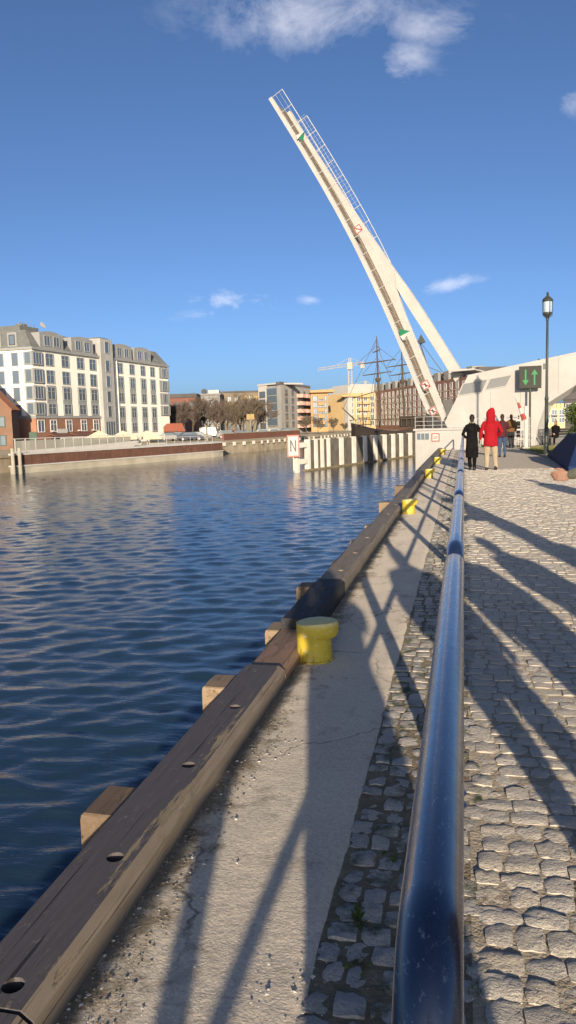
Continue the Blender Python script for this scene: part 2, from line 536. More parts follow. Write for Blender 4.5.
# promenade: joint bed with cobbles on it near by, a plain paved sheet further off
prom = MB().add([(.02, -14, -.0055), (40, -14, -.0055), (40, 24.5, -.0055), (.02, 24.5, -.0055)], [(0, 1, 2, 3)]).build('promenade', M_joint)
tag(prom, kind='structure')
tag(MB().add([(-.5, -14, -.0055), (.02, -14, -.0055), (.02, 24.5, -.0055), (-.5, 24.5, -.0055)], [(0, 1, 2, 3)]).build('edging_soil', mat('dark_soil', (.12, .10, .065), (.19, .16, .11), 14, .95, .9, 60, bd=.01)), kind='structure')
M_far_pave, nt, b = newmat('far_cobble_paving')
b.inputs['Roughness'].default_value = .9; b.inputs['Diffuse Roughness'].default_value = .2
g = nt.nodes.new('ShaderNodeNewGeometry'); ps = g.outputs['Position']
bt = nt.nodes.new('ShaderNodeTexBrick'); nt.links.new(ps, bt.inputs['Vector']); bt.inputs['Scale'].default_value = 1
bt.inputs['Brick Width'].default_value = .15; bt.inputs['Row Height'].default_value = .125; bt.inputs['Mortar Size'].default_value = .012
bt.inputs['Color1'].default_value = (.36, .327, .282, 1); bt.inputs['Color2'].default_value = (.40, .362, .305, 1); bt.inputs['Mortar'].default_value = (.2, .165, .12, 1)
c = mixcol(nt, ramp(nt, noise_tex(nt, ps, .8, 5), [(.3, 0.0), (.7, .4)]), bt.outputs['Color'], (.34, .29, .22))
nt.links.new(c, b.inputs['Base Color'])
bump(nt, b, noise_tex(nt, ps, 22, 4, .6), .6, .012)
tag(MB().add([(-.42, 24.4, -.006), (60, 24.4, -.006), (60, 200, -.006), (-1.3, 200, -.006), (-1.3, 46, -.006), (-.42, 46, -.006)], [(0, 1, 2, 3, 4, 5)]).build('paved_quay', M_far_pave), kind='structure')

def stone_shape(rs, w, l, n=4, jag=.011, sh=1.0):
    """one cobble: lumpy top, rounded shoulders, centred, top near z=0"""
    vs = []; fs = []
    for j in range(n):
        for i in range(n):
            u, v_ = i/(n-1)*2-1, j/(n-1)*2-1
            px = u*w/2*(1-.05*abs(v_)**3) + rs.uniform(-1, 1)*jag*.55
            py = v_*l/2*(1-.05*abs(u)**3) + rs.uniform(-1, 1)*jag*.55
            edge = max(abs(u), abs(v_))
            pz = rs.uniform(-1, 1)*jag*.6 - sh*(.0035 if edge > .99 else 0) - sh*(.004 if abs(u) > .99 and abs(v_) > .99 else 0)
            vs.append((px, py, pz))
    for j in range(n-1):
        for i in range(n-1):
            fs.append((j*n+i, j*n+i+1, (j+1)*n+i+1, (j+1)*n+i))
    ring = [i for i in range(n)] + [j*n+n-1 for j in range(1, n)] + [(n-1)*n+i for i in range(n-2, -1, -1)] + [j*n for j in range(n-2, 0, -1)]
    b0 = len(vs)
    for r_ in ring:
        x, y, z = vs[r_]; vs.append((x*1.03, y*1.03, -.06))
    k = len(ring)
    for i in range(k):
        fs.append((ring[i], b0+i, b0+(i+1) % k, ring[(i+1) % k]))
    return vs, fs

def lay_cobbles(x0, x1, y0, y1, row, wmin, wmax, matl, seed, near, wavy=.012, skip=None, tilt=.035, gap=.007):
    rs = random.Random(seed)
    lst = []
    y = y0
    while y < y1:
        rh = row*rs.uniform(.88, 1.12)
        x = x0 + rs.uniform(-.028, .012)
        while x < x1:
            w = rs.uniform(wmin, wmax)
            cy = y + rh/2 + wavy*math.sin(x*2.1+y) + rs.uniform(-.008, .008)
            cx = x + w/2
            if not (skip and skip(cx, cy)) and cx+w/2 < x1+.06 and cx-w/2 > x0-.03:
                lst.append((cx, cy, w-gap, rh-gap, rs.uniform(-.004, .004), rs.uniform(-.05, .05), rs.uniform(-tilt, tilt), rs.uniform(-tilt, tilt)))
            x += w
        y += rh
    lst.sort(key=lambda q: (q[0]-0.3)**2*.6 + (q[1]-near)**2 if q[1] > near-.35 else 99+q[1]**2)
    variants = []
    for i in range(10):
        vs, fs = stone_shape(rs, .14, .12, 5, .0075)
        m_ = MB().add(vs, fs).mesh('cobble', matl, 50); variants.append(m_)
    return lst, variants, rs

def emit_cobbles(lst, variants, rs, count, parent, matl, stuffname):
    for (cx, cy, w, l, z, a, tx, ty) in lst[:count]:
        o = link('cobble', rs.choice(variants), parent)
        o.location = (cx, cy, z - parent.location.z); o.rotation_euler = (tx, ty, a + (math.pi if rs.random() < .5 else 0)); o.scale = (w/.14, l/.12, 1)
    mb = MB()
    for (cx, cy, w, l, z, a, tx, ty) in lst[count:]:
        vs, fs = stone_shape(rs, w, l, 4 if cy < 12 else 3, .008 if cy < 4 else (.005 if cy < 7 else .0025), 1 if cy < 4 else (.7 if cy < 7 else .4))
        ca, sa = math.cos(a), math.sin(a)
        mb.add([(cx+x*ca-y*sa, cy+x*sa+y*ca, z+q+y*tx-x*ty) for x, y, q in vs], fs)
    o = mb.build(stuffname, matl, parent, smooth=50)
    o['kind'] = 'stuff'

lst, va, rs = lay_cobbles(.05, 3.9, .5, 24.4, .106, .08, .145, M_cobble, 3, 1.75, skip=lambda x, y: x > .95+.17*y+.5)
emit_cobbles(lst, va, rs, 218, prom, M_cobble, 'cobble_field')
lst, va, rs = lay_cobbles(-.415, .05, .5, 24.4, .102, .075, .115, M_cobble_moss, 9, 1.75, tilt=.07, gap=.013)
emit_cobbles(lst, va, rs, 80, prom, M_cobble_moss, 'cobble_edging')

# grit, shells and pebbles
def scatter(name, matl, n, fn, rmin, rmax, seed, label, cat):
    rs = random.Random(seed); mb = MB()
    for i in range(n):
        x, y, z = fn(rs)
        r = rmin + (rmax-rmin)*rs.random()**3
        vs = [Vector((rs.uniform(.6, 1.1)*sx, rs.uniform(.6, 1.1)*sy, sz*rs.uniform(.5, .9))) for sx, sy, sz in ((1, 0, 0), (-1, 0, 0), (0, 1, 0), (0, -1, 0), (0, 0, 1), (0, 0, -1))]
        a = rs.uniform(0, 6.28); ca, sa = math.cos(a), math.sin(a)
        mb.add([(x+r*(p.x*ca-p.y*sa), y+r*(p.x*sa+p.y*ca), z+r*p.z*.45) for p in vs],
               [(0, 2, 4), (2, 1, 4), (1, 3, 4), (3, 0, 4), (2, 0, 5), (1, 2, 5), (3, 1, 5), (0, 3, 5)])
    return tag(mb.build(name, matl), label, cat, kind='stuff')
M_shell = stone_mat('shell_grit', [(.62, .58, .5), (.75, .72, .66), (.5, .45, .38), (.8, .77, .7)])
M_grit = stone_mat('brown_grit', [(.22, .18, .13), (.34, .29, .22), (.15, .12, .08), (.42, .37, .3)])
def f_strip(rs):
    y = 1.2 + 11*rs.random()**1.7
    x = -1.04 + .62*rs.random()**2.2
    return x, y, .006
def f_foot(rs):
    y = 1.2 + 8*rs.random()**1.5
    return -1.05 + .16*rs.random()**1.6, y, .004
def f_edge(rs):
    y = 1.1 + 12*rs.random()**1.7
    return -.40 + .5*rs.random(), y, -.008
def f_cob(rs):
    y = 1.1 + 9*rs.random()**1.6
    return .03 + (.25+.12*y)*rs.random()**1.8, y, -.006
scatter('shell_grit', M_shell, 240, f_strip, .003, .012, 21, 'scattered white shell and stone crumbs on the concrete quay strip', 'grit')
scatter('quay_dirt', M_grit, 2600, f_foot, .002, .010, 22, 'brown dirt crumbs gathered along the foot of the timber kerb', 'dirt')
scatter('joint_grit', M_shell, 900, f_edge, .002, .009, 23, 'pale grit between the mossy edging stones under the railing', 'grit')
scatter('cobble_grit', M_grit, 2600, f_cob, .002, .008, 24, 'sandy grit in the joints of the sunlit cobbles', 'grit')
# clumps of broken shell beside the kerb
scatter('shell_clump', M_shell, 80, lambda r_: (lambda c: (c[0]+r_.gauss(0, .035), c[1]+r_.gauss(0, .06), .008))(r_.choice([(-.93, 2.42), (-.99, 1.72), (-.9, 3.25), (-.86, 3.5), (-.93, 3.0), (-.42, 1.95), (-.55, 1.9)])), .003, .012, 25, 'small clumps of broken white shell near the timber kerb', 'shells')
# moss and weeds in the joints
M_moss = mat('moss', (.05, .075, .012), (.09, .11, .02), 30, .95)
def weeds(name, pts, seed, label):
    rs = random.Random(seed); mb = MB()
    for (x, y, n, h, s) in pts:
        for i in range(n):
            a = rs.uniform(0, 6.28); r = s*rs.random(); px, py = x+r*math.cos(a), y+r*1.4*math.sin(a)
            b_ = rs.uniform(0, 6.28); l = h*rs.uniform(.4, 1)
            d = Vector((math.cos(b_)*.6, math.sin(b_)*.6, .6))*l; w = Vector((-math.sin(b_), math.cos(b_), 0))*l*.18
            p = Vector((px, py, -.012))
            mb.add([p, p+d*.5-w, p+d, p+d*.5+w], [(0, 1, 2, 3)])
    return tag(mb.build(name, M_moss), label, 'weeds', kind='stuff')
rs = random.Random(4)
weeds('joint_moss', [(rs.uniform(-.41, .0), 1.2+10*rs.random()**1.4, 26, .016, .045) for i in range(260)] + [(-.33, 2.25, 60, .04, .04), (-.3, 2.05, 40, .03, .05), (.035, 1.75, 40, .035, .03), (.04, 2.0, 20, .03, .03), (-.25, 2.6, 40, .03, .05)], 5, 'green moss and tiny weeds between the edging cobbles')

# ------------------------------------------------------------------ timber kerb beams along the quay edge
BT, BX0, BX1 = .108, -1.30, -1.05
def kerb_beam(y0, y1, matl, label, top=BT, holes=(), x0=BX0, x1=BX1):
    mb = MB(); ch = .035
    xa, xb = x0+.012, x1-ch           # top face
    segs = sorted(holes)
    hx, hr, n = x0+.145, .030, 16
    def quad_strip(ya, yb): mb.add([(xa, ya, top), (xb, ya, top), (xb, yb, top), (xa, yb, top)], [(0, 1, 2, 3)])
    cur = y0
    for hy in segs:
        ya, yb = hy-.07, hy+.07
        quad_strip(cur, ya); cur = yb
        c0, c1 = hx-.07, hx+.07
        mb.add([(xa, ya, top), (c0, ya, top), (c0, yb, top), (xa, yb, top)], [(0, 1, 2, 3)])
        mb.add([(c1, ya, top), (xb, ya, top), (xb, yb, top), (c1, yb, top)], [(0, 1, 2, 3)])
        outer = []; ring = []; low = []
        for k in range(n):
            a = 2*math.pi*k/n; ca, sa = math.cos(a), math.sin(a); q = .07/max(abs(ca), abs(sa))
            outer.append((hx+ca*q, hy+sa*q, top)); ring.append((hx+ca*hr, hy+sa*hr, top)); low.append((hx+ca*hr, hy+sa*hr, top-.09))
        mb.add(outer+ring+low, [(k, (k+1) % n, n+(k+1) % n, n+k) for k in range(n)] + [(n+k, n+(k+1) % n, 2*n+(k+1) % n, 2*n+k) for k in range(n)] + [tuple(range(2*n, 3*n))])
        # bolt head in the hole
        mb.lathe([(.014, top-.088), (.014, top-.07), (.008, top-.066)], 6, (hx, hy, 0))
    quad_strip(cur, y1)
    ys_ = list(np.arange(y0, y1, .35)) + [y1]
    for a_, b_ in zip(ys_[:-1], ys_[1:]):
        w0, w1 = .004*noise.noise((a_*3, 1, top)), .004*noise.noise((b_*3, 1, top))
        mb.add([(xb, a_, top), (x1+w0, a_, top-ch*.75), (x1+w1, b_, top-ch*.75), (xb, b_, top)], [(0, 1, 2, 3)], 1)
        mb.add([(x1+w0, a_, top-ch*.75), (x1+w0, a_, -.02), (x1+w1, b_, -.02), (x1+w1, b_, top-ch*.75)], [(0, 1, 2, 3)], 1)
    mb.add([(xa, y0, top), (xa, y1, top), (x0, y1, top-.012), (x0, y0, top-.012)], [(0, 1, 2, 3)])
    mb.add([(x0, y0, top-.012), (x0, y1, top-.012), (x0, y1, -.3), (x0, y0, -.3)], [(0, 1, 2, 3)])
    for yy, d in ((y0, 1), (y1, -1)):
        p = [(xa, yy, top), (xb, yy, top), (x1, yy, top-ch*.75), (x1, yy, -.02), (x1, yy, -.3), (x0, yy, -.3), (x0, yy, top-.012)]
        mb.add(p if d < 0 else p[::-1], [tuple(range(7))])
    return tag(mb.build('kerb_beam', [matl, M_beam_face if matl is M_beam else matl]), label, 'timber beam', 'timber beams along the quay edge')
kerb_beam(-2.6, 1.56, M_beam, 'dark painted timber kerb beam cut off by the bottom left picture corner', holes=(-.2, .44, 1.08))
kerb_beam(1.575, 4.36, M_beam, 'long dark worn kerb beam with round bolt holes nearest the camera', holes=(1.65, 2.26, 2.98, 3.67))
kerb_beam(4.375, 5.3, M_beam_red, 'short reddish brown timber piece beside the big yellow bollard', top=.075)
kerb_beam(5.315, 6.75, M_beam_shadow, 'kerb beam coloured black with painted-in shadow just beyond the big yellow bollard', top=.15, holes=(5.7, 6.3))
kerb_beam(6.765, 10.6, M_beam_grey, 'grey brown kerb beam between the shadow black beam and the second bollard', top=.14, holes=(7.2, 8.2, 9.3))
kerb_beam(10.615, 16.6, M_beam_grey, 'grey brown kerb beam alongside the second yellow bollard', holes=(12, 13.4, 15))
kerb_beam(16.615, 22.6, M_beam, 'dark kerb beam alongside the third yellow bollard')
kerb_beam(22.615, 29.0, M_beam_grey, 'grey kerb beam alongside the fourth yellow bollard')
kerb_beam(29.015, 40.4, M_beam_grey, 'farthest kerb beam ending at the white bridge base')

def pile(y, top, w, d, matl, label, x=-1.405, rot=0.0):
    rs = random.Random(int(y*100)); mb = MB(); n = 5
    # square sawn head with a slightly domed, split top
    prof = [(-w/2, -d/2), (0, -d/2-.004), (w/2, -d/2), (w/2+.004, 0), (w/2, d/2), (0, d/2+.004), (-w/2, d/2), (-w/2-.003, 0)]
    rings = [(-3.6, 1), (-1, 1), (top-.03, 1), (top-.008, .97), (top, .9)]
    vs = [(px*s, py*s, z+ (rs.uniform(-.002, .002) if z > top-.05 else 0)) for z, s in rings for px, py in prof]
    fs = [(i*8+k, i*8+(k+1) % 8, (i+1)*8+(k+1) % 8, (i+1)*8+k) for i in range(4) for k in range(8)]
    vs.append((0, 0, top)); fs += [(32+k, 32+(k+1) % 8, 40) for k in range(8)]
    mb.add(vs, fs)
    o = mb.build('fender_pile', matl, loc=(x, y, 0), rz=rot)
    return tag(o, label, 'timber pile', 'fender piles behind the kerb beams')
for y, top, w, d, mt_, lb in ((2.83, -.0, .24, .26, M_pile_dark, 'dark wooden fender pile nearest the camera at lower left'),
        (4.27, .03, .2, .24, M_pile, 'sunlit square pile beside the end of the dark kerb beam'),
        (5.75, -.03, .2, .26, M_pile, 'brown wooden pile left of the big yellow bollard'),
        (6.95, .05, .22, .24, M_pile_dark, 'round-topped black pile behind the shadow black beam'),
        (8.8, -.06, .2, .24, M_pile, 'wooden pile first beyond the shadow black beam'),
        (10.3, -.05, .2, .24, M_pile, 'wooden pile second beyond the shadow black beam'),
        (11.9, -.05, .2, .24, M_pile, 'wooden pile behind the beam just before the second bollard'),
        (14.0, .09, .2, .24, M_pile, 'wooden pile just past the second yellow bollard'),
        (17.4, .1, .22, .24, M_pile_dark, 'dark pile head midway between second and third bollards')):
    pile(y, top, w, d, mt_, lb)

# ------------------------------------------------------------------ yellow mooring bollards
def bollard_mesh():
    mb = MB(); n = 28; rings = []
    prof = [(.124, 0, 0, 0), (.124, .012, 0, 0), (.114, .016, 0, 0), (.112, .06, 0, 0), (.111, .158, 0, 0), (.112, .168, .15, .0), (.115, .178, .6, .0),
            (.119, .192, .95, .008), (.121, .21, 1.0, .014), (.119, .235, 1.0, .016), (.114, .243, .96, .016), (.09, .248, .7, .014), (.05, .25, .4, .012), (.004, .251, 0, .01)]
    vs = []
    for r, z, fl, lift in prof:
        for k in range(n):
            a = 2*math.pi*k/n
            c = math.cos(a)
            ext = .042*fl*max(0, c)**2                # lip towards the land
            rr_ = r if z < .17 else (min(r, .112) + max(0, r-.112)*(.5+.5*c))
            vs.append(((rr_+ext)*math.cos(a), rr_*math.sin(a)*(1+.05*fl), z + lift*(.4+.6*c) - (.022*max(0, c) if .165 < z < .2 else 0)))
    fs = [(i*n+k, i*n+(k+1) % n, (i+1)*n+(k+1) % n, (i+1)*n+k) for i in range(len(prof)-1) for k in range(n)]
    fs.append(tuple(range(n-1, -1, -1))); fs.append(tuple((len(prof)-1)*n+k for k in range(n)))
    mb.add(vs, fs)
    return mb.mesh('mooring_bollard', M_yellow, 45)
bm_ = bollard_mesh()
for (x, y, s, lb) in ((-.965, 4.86, 1.04, 'large chipped yellow bollard nearest the camera by the timber kerb'),
                      (-.91, 12.95, .98, 'second yellow bollard, standing between the nearest one and the bridge'),
                      (-.92, 21.0, .98, 'third yellow bollard from the camera along the kerb'),
                      (-.93, 27.7, .98, 'fourth yellow bollard, small in the distance by the kerb'),
                      (-.93, 35.2, .98, 'farthest yellow bollard just before the white bridge base')):
    o = link('mooring_bollard', bm_, None, (x, y, -.002), R(-12)); o.scale = (s, s, s)
    tag(o, lb, 'bollard', 'yellow mooring bollards')

# ------------------------------------------------------------------ railing
M_navy, nt, b = newmat('navy_gloss_paint')
b.inputs['Roughness'].default_value = .3
b.inputs['Specular IOR Level'].default_value = .9
b.inputs['Coat Weight'].default_value = 1.0; b.inputs['Coat Roughness'].default_value = .2; b.inputs['Coat IOR'].default_value = 1.7
v = coords(nt)
sc1 = ramp(nt, noise_tex(nt, coords(nt, (30, 9, 30)), 5, 7, .75, .6), [(.585, 0.0), (.65, .42)])
reg = ramp(nt, noise_tex(nt, coords(nt, (1, 1.1, 1)), 1.3, 2), [(.50, 0.0), (.56, 1.0)])
ml = nt.nodes.new('ShaderNodeMath'); ml.operation = 'MULTIPLY'; nt.links.new(sc1, ml.inputs[0]); nt.links.new(reg, ml.inputs[1])
c = mixcol(nt, noise_tex(nt, v, 6, 5), (.008, .015, .045), (.013, .023, .062))
c = mixcol(nt, ml.outputs[0], c, (.42, .45, .5))
nt.links.new(c, b.inputs['Base Color'])
rgh = ramp(nt, noise_tex(nt, v, 22, 6, .7), [(.3, .20), (.75, .42)])
nt.links.new(rgh, b.inputs['Roughness'])
bump(nt, b, noise_tex(nt, v, 60, 3), .04, .003)

def railing_section(y0, y1, label):
    t = thing('railing_section', label, 'railing', (-.036, y0+.035, 0), 0, 'navy railing sections along the promenade')
    r, rz, Rb, L = .035, 1.015, .13, (y1-y0)-.07
    arc = lambda cy, s: [(0, cy + s*Rb*math.sin(a), rz-Rb+Rb*math.cos(a)) for a in np.linspace(math.pi/2, 0, 9)]
    path = [(0, 0, rz-Rb)] + arc(Rb, -1)[1:] + [(0, y, rz) for y in np.linspace(Rb, L-Rb, 8)[1:-1]] + arc(L-Rb, 1)[::-1]
    MB().tube(path, r, 24).build('top_rail', M_navy, t, smooth=60)
    for y in (0, L):
        p = MB().tube([(0, y, .0), (0, y, rz-Rb+.002)], r-.001, 20).build('post', M_navy, t, smooth=60)
        MB().lathe([(.044, 0), (.044, .008), (.038, .012)], 20, (0, y, -.004)).build('base_plate', M_navy, p, smooth=40)
    MB().tube([(0, .02, .60), (0, L-.02, .60)], .021, 14).build('middle_rail', M_navy, t, smooth=60)
    return t
ords = ['nearest', 'second', 'third', 'fourth', 'fifth', 'sixth', 'seventh', 'eighth', 'ninth', 'tenth', 'eleventh', 'twelfth', 'thirteenth', 'fourteenth', 'fifteenth', 'sixteenth', 'seventeenth']
pitch = 2.36; k0 = .74
for i in range(-2, 16):
    y0 = k0 + i*pitch - (.1 if i == 0 else 0)
    lb = 'nearest navy blue railing section with a scratched glossy top tube' if i == 0 else ('navy railing section behind the photographer' if i < 0 else ords[i] + ' navy tube railing section counted away from the camera')
    if i == -2: lb = 'navy railing section farther behind the photographer'
    railing_section(y0, k0+(i+1)*pitch-.03 - (.1 if i == -1 else 0), lb)

# ------------------------------------------------------------------ bascule footbridge
TH = R(12)
BO = Vector((-1.49, 43.0, 1.16))
ALPHA = R(63.37)
M_deckwood = mat('brown_deck_boards', (.17, .135, .10), (.12, .095, .07), 3, .8, .3, 20)
M_green = mat('sign_green', (.01, .16, .07), rough=.5)
M_red = mat('sign_red', (.30, .055, .045), rough=.5)
M_signwhite = mat('sign_white', (.44, .43, .41), rough=.5)
M_greyglass, nt, b = newmat('grey_window_panel')
b.inputs['Base Color'].default_value = (.15, .155, .155, 1); b.inputs['Roughness'].default_value = .35
M_dark = mat('dark_metal', (.035, .035, .035), rough=.5)
M_thin = mat('railing_grey_white', (.42, .42, .41), rough=.4)

def interp(x, pts):
    for (a, va), (b_, vb) in zip(pts[:-1], pts[1:]):
        if x <= b_: return va + (vb-va)*max(0, (x-a)/(b_-a))
    return pts[-1][1]
NT = [(0, .06), (1, .12), (2.2, .2), (4, .35), (5.7, .47), (7.6, .57), (9.5, .63), (11.4, .65), (13.3, .62), (15.3, .53), (17.3, .40), (19.1, .27), (21.1, .10)]
FT = [(0, .2), (.67, .28), (3.2, .56), (5.84, .74), (7.2, .85), (8.4, 1.08), (9.33, 1.45), (10.88, 1.26), (14, .86), (17.7, .50), (20.8, .2)]
leaf = thing('drawbridge_leaf', 'raised white footbridge leaf pointing steeply into the sky', 'drawbridge', BO, -TH)
def lp(L, m, a):
    return Vector((-L*math.cos(ALPHA)+m*math.sin(ALPHA), a, L*math.sin(ALPHA)+m*math.cos(ALPHA)))
def band(Ls, top, bot, a0, a1):
    mb = MB(); vs = []; fs = []
    for L in Ls:
        vs += [lp(L, bot(L), a0), lp(L, top(L), a0), lp(L, top(L), a1), lp(L, bot(L), a1)]
    for i in range(len(Ls)-1):
        for k in range(4):
            fs.append((i*4+k, i*4+(k+1) % 4, (i+1)*4+(k+1) % 4, (i+1)*4+k))
    fs.append((3, 2, 1, 0)); q = (len(Ls)-1)*4; fs.append((q, q+1, q+2, q+3))
    return mb.add(vs, fs)
Ls = [21.1*i/28 for i in range(29)]
nt_ = lambda L: interp(L, NT)
band(Ls, nt_, lambda L: nt_(L)-.21, 0, .3).build('edge_girder', M_white, leaf)
LF = sorted(set([21*i/28 for i in range(29)] + [8.4, 9.33, .67, 3.2]))
band(LF, lambda L: interp(L, FT), lambda L: nt_(L)-.25, 2.2, 2.55).build('main_girder', M_white, leaf)
# arm from the girder down to the abutment
am = MB()
outer = [(9.33, 1.448), (7.82, 1.67), (6.3, 1.84), (4.5, 2.0), (2.14, 2.2)]
inner = [(8.42, 1.08), (6.9, 1.19), (5.45, 1.34), (3.74, 1.50), (1.97, 1.63)]
vs = []; fs = []
for (o_, i_) in zip(outer, inner):
    vs += [lp(*i_, 2.15), lp(*o_, 2.15), lp(*o_, 2.6), lp(*i_, 2.6)]
for i in range(4):
    for k in range(4): fs.append((i*4+k, i*4+(k+1) % 4, (i+1)*4+(k+1) % 4, (i+1)*4+k))
fs += [(3, 2, 1, 0), (16, 17, 18, 19)]
am.add(vs, fs).build('lifting_arm', M_white, leaf)
# deck boards
nb = 60
for i in range(nb):
    a, b_ = 21*i/nb+.008, 21*(i+1)/nb-.008
    band([a, b_], lambda L: nt_(L)-.10, lambda L: nt_(L)-.16, .31, 2.19).build('deck_board', M_deckwood, leaf)
for L in (.6, 4, 8, 12, 16, 20.4):
    band([L, L+.22], lambda q: nt_(q)-.165, lambda q: nt_(q)-.205, .31, 2.19).build('cross_beam', M_white, leaf)
# railings on both edges
def leaf_rail(a, L0, L1, step, name):
    r = empty(name, parent=leaf)
    n = int(round((L1-L0)/step))
    for i in range(n+1):
        L = L0+(L1-L0)*i/n
        MB().tube([lp(L, nt_(L), a), lp(L, nt_(L)+.72, a)], .018, 6).build('railing_post', M_thin, r)
    for h, rr in ((.72, .022), (.5, .006), (.25, .006)):
        MB().tube([lp(L, nt_(L)+h, a) for L in np.linspace(L0, L1, 24)], rr, 6).build('railing_wire', M_thin, r)
    return r
leaf_rail(.05, .8, 21.05, 1.05, 'near_railing'.replace('near_', 'footway_'))
leaf_rail(2.62, 9.6, 20.3, 1.05, 'footway_railing')
# fine mesh infill at the free end of the railing: thin diagonal wires
mb = MB()
for i in range(26):
    L = 14.2+i*.25
    mb.tube([lp(L, nt_(L)+.1, 2.62), lp(L, nt_(L)+.7, 2.62)], .005, 4)
mb.build('railing_mesh', M_thin, leaf)
def plane_pt(u, v, a):
    """point of the bridge's own vertical plane a metres along its hinge axis, in its local axes"""
    d = _F + _R*((u-288)/FPX) - _U*((v-512)/FPX)
    inv = Matrix.Rotation(TH, 3, 'Z')
    e = inv @ (Vector((0, 0, EYE)) - BO); d = inv @ d
    t = (a-e.y)/d.y
    return e + d*t
for g_, w_ in ((((303, 141), (304.5, 131.5), (297.5, 138)), ((296.5, 135), (304.5, 131), (297, 139.5))), (((399, 329), (410, 331), (400, 336)), ((400, 336.3), (410, 331.3), (403, 340.5)))):
    s_ = empty('navigation_board', parent=leaf)
    MB().prism([plane_pt(*p, -.12) for p in g_], (0, .03, 0)).build('green_triangle', M_green, s_)
    MB().prism([plane_pt(*p, -.16) for p in w_], (0, .03, 0)).build('white_triangle', M_signwhite, s_)
def square_sign(parent, c, s, y, diag=True, name='prohibition_sign', tilt=0.0, mark=None):
    e = empty(name, parent=parent, loc=(c.x, y, c.z)); e.rotation_euler = (0, tilt, 0)
    MB().box(-s/2, s/2, 0, .03, -s/2, s/2).build('board', M_signwhite, e)
    q = s/2-.01; t = s*.1
    mb = MB().box(-q, q, -.006, -.001, q-t, q).box(-q, q, -.006, -.001, -q, -q+t).box(-q, -q+t, -.006, -.001, -q+t, q-t).box(q-t, q, -.006, -.001, -q+t, q-t)
    mb.build('red_border', M_red, e)
    if diag:
        k = q-t
        MB().prism([(-k, -.007, k), (-k+t, -.007, k), (k, -.007, -k+t), (k, -.007, -k), (k-t, -.007, -k), (-k, -.007, k-t)], (0, .005, 0)).build('red_stroke', M_red, e)
    if mark:
        mark(e, s)
    return e
def mark_black(e, s):
    MB().prism([(-.12*s, -.010, -.25*s), (.12*s, -.010, -.25*s), (.05*s, -.010, .25*s), (-.05*s, -.010, .25*s)], (0, .003, 0)).build('black_symbol', M_dark, e)
square_sign(leaf, plane_pt(358, 229, -.12), .42, -.12, True, tilt=R(-28))
square_sign(leaf, plane_pt(425.5, 385, -.12), .46, -.12, True, tilt=R(-28), mark=mark_black)
square_sign(leaf, plane_pt(433, 411, -.12), .42, -.12, True, tilt=R(-28), mark=mark_black)
# hinge
MB().tube([lp(0, -.1, -.2), lp(0, -.1, 2.8)], .22, 14).build('hinge_shaft', M_dark, leaf, smooth=50)
for a in (-.05, 2.3):
    MB().prism([lp(.9, -.1, a), lp(.0, -.5, a), lp(-.9, -.35, a), lp(-.9, .5, a), lp(0, .5, a)], (0, .22, 0)).build('hinge_plate', M_dark, leaf)

abut = thing('bridge_abutment', 'white wedge shaped bridge abutment with two grey windows beside the promenade', 'abutment', BO, -TH)
zg = -1.16
wp = [(-.42, 1.0, -.98), (.15, 1.0, .09), (1.53, 1.0, 2.77), (7.05, 1.0, 3.65), (11.5, 1.0, 4.35), (11.5, 1.0, 3.9), (7.07, 1.0, 1.97), (5.55, 1.0, 1.0), (5.16, 1.0, -.19), (5.05, 1.0, zg+.02)]
MB().prism(wp[::-1], (0, 3.4, 0)).build('wedge_body', M_white, abut, bevel=.03)
for q in ([(.98, 1.66), (1.26, 2.29), (2.6, 2.5), (2.29, 1.82)], [(2.45, 1.92), (2.71, 2.49), (3.86, 2.65), (3.55, 2.08)]):
    w = MB().prism([(x, .985, z) for x, z in q][::-1], (0, .03, 0)).build('window', M_greyglass, abut)
    fr = MB()
    for (p0, p1) in zip(q, q[1:]+q[:1]):
        fr.tube([(p0[0], .975, p0[1]), (p1[0], .975, p1[1])], .03, 6)
    fr.build('frame', M_white, w)
for i, (x0, z0, x1, z1) in enumerate(((.05, -.12, 5.1, -.55),)):
    MB().prism([(x0, .99, z0), (x1, .99, z1), (x1, .99, z1-.05), (x0, .99, z0-.05)], (0, .02, 0)).build('panel_seam', M_thin, abut)
MB().prism([(.6, .9, 2.98), (1.9, .9, 3.02), (1.9, .9, 3.1), (.5, .9, 3.08)], (0, 3.6, 0)).build('top_plate', M_white, abut)
bs = MB().box(-.62, 2.2, -2.0, 4.6, -4.6, -.16).build('base_block', M_white, abut, bevel=.03)
bx('base_cap', M_white, abut, -.70, 2.26, -2.08, 4.66, -.158, -.06)
bx('base_window', M_glass, abut, -.5, .12, -2.03, -1.99, -.62, -.3)
for x in (-.3, -.09): bx('window_bar', M_white, abut, x-.015, x+.015, -2.05, -2.031, -.62, -.3)
e = square_sign(abut, Vector((.48, 0, -.52)), .44, -2.04, False, 'notice_sign')
MB().box(-.11, .11, -.008, -.003, .02, .05).box(-.11, .06, -.008, -.003, -.06, -.03).build('text_line', M_red, e)
def straight_rail(parent, p0, p1, h, n, matl, rails=(1.0, .62, .28), r=.025, name='guard_railing'):
    g_ = empty(name, parent=parent); p0, p1 = Vector(p0), Vector(p1)
    for i in range(n+1):
        p = p0.lerp(p1, i/n)
        MB().tube([p, p+Vector((0, 0, h))], r, 6).build('railing_post', matl, g_)
    for f in rails:
        MB().tube([p0+Vector((0, 0, h*f)), p1+Vector((0, 0, h*f))], r*.8, 6).build('railing_bar', matl, g_)
    return g_
straight_rail(abut, (-.62, -1.95, -.06), (2.2, -1.95, -.06), .62, 6, M_thin, r=.014)
straight_rail(abut, (2.3, -.6, zg), (5.0, -.6, zg), 1.55, 6, M_thin, r=.018)
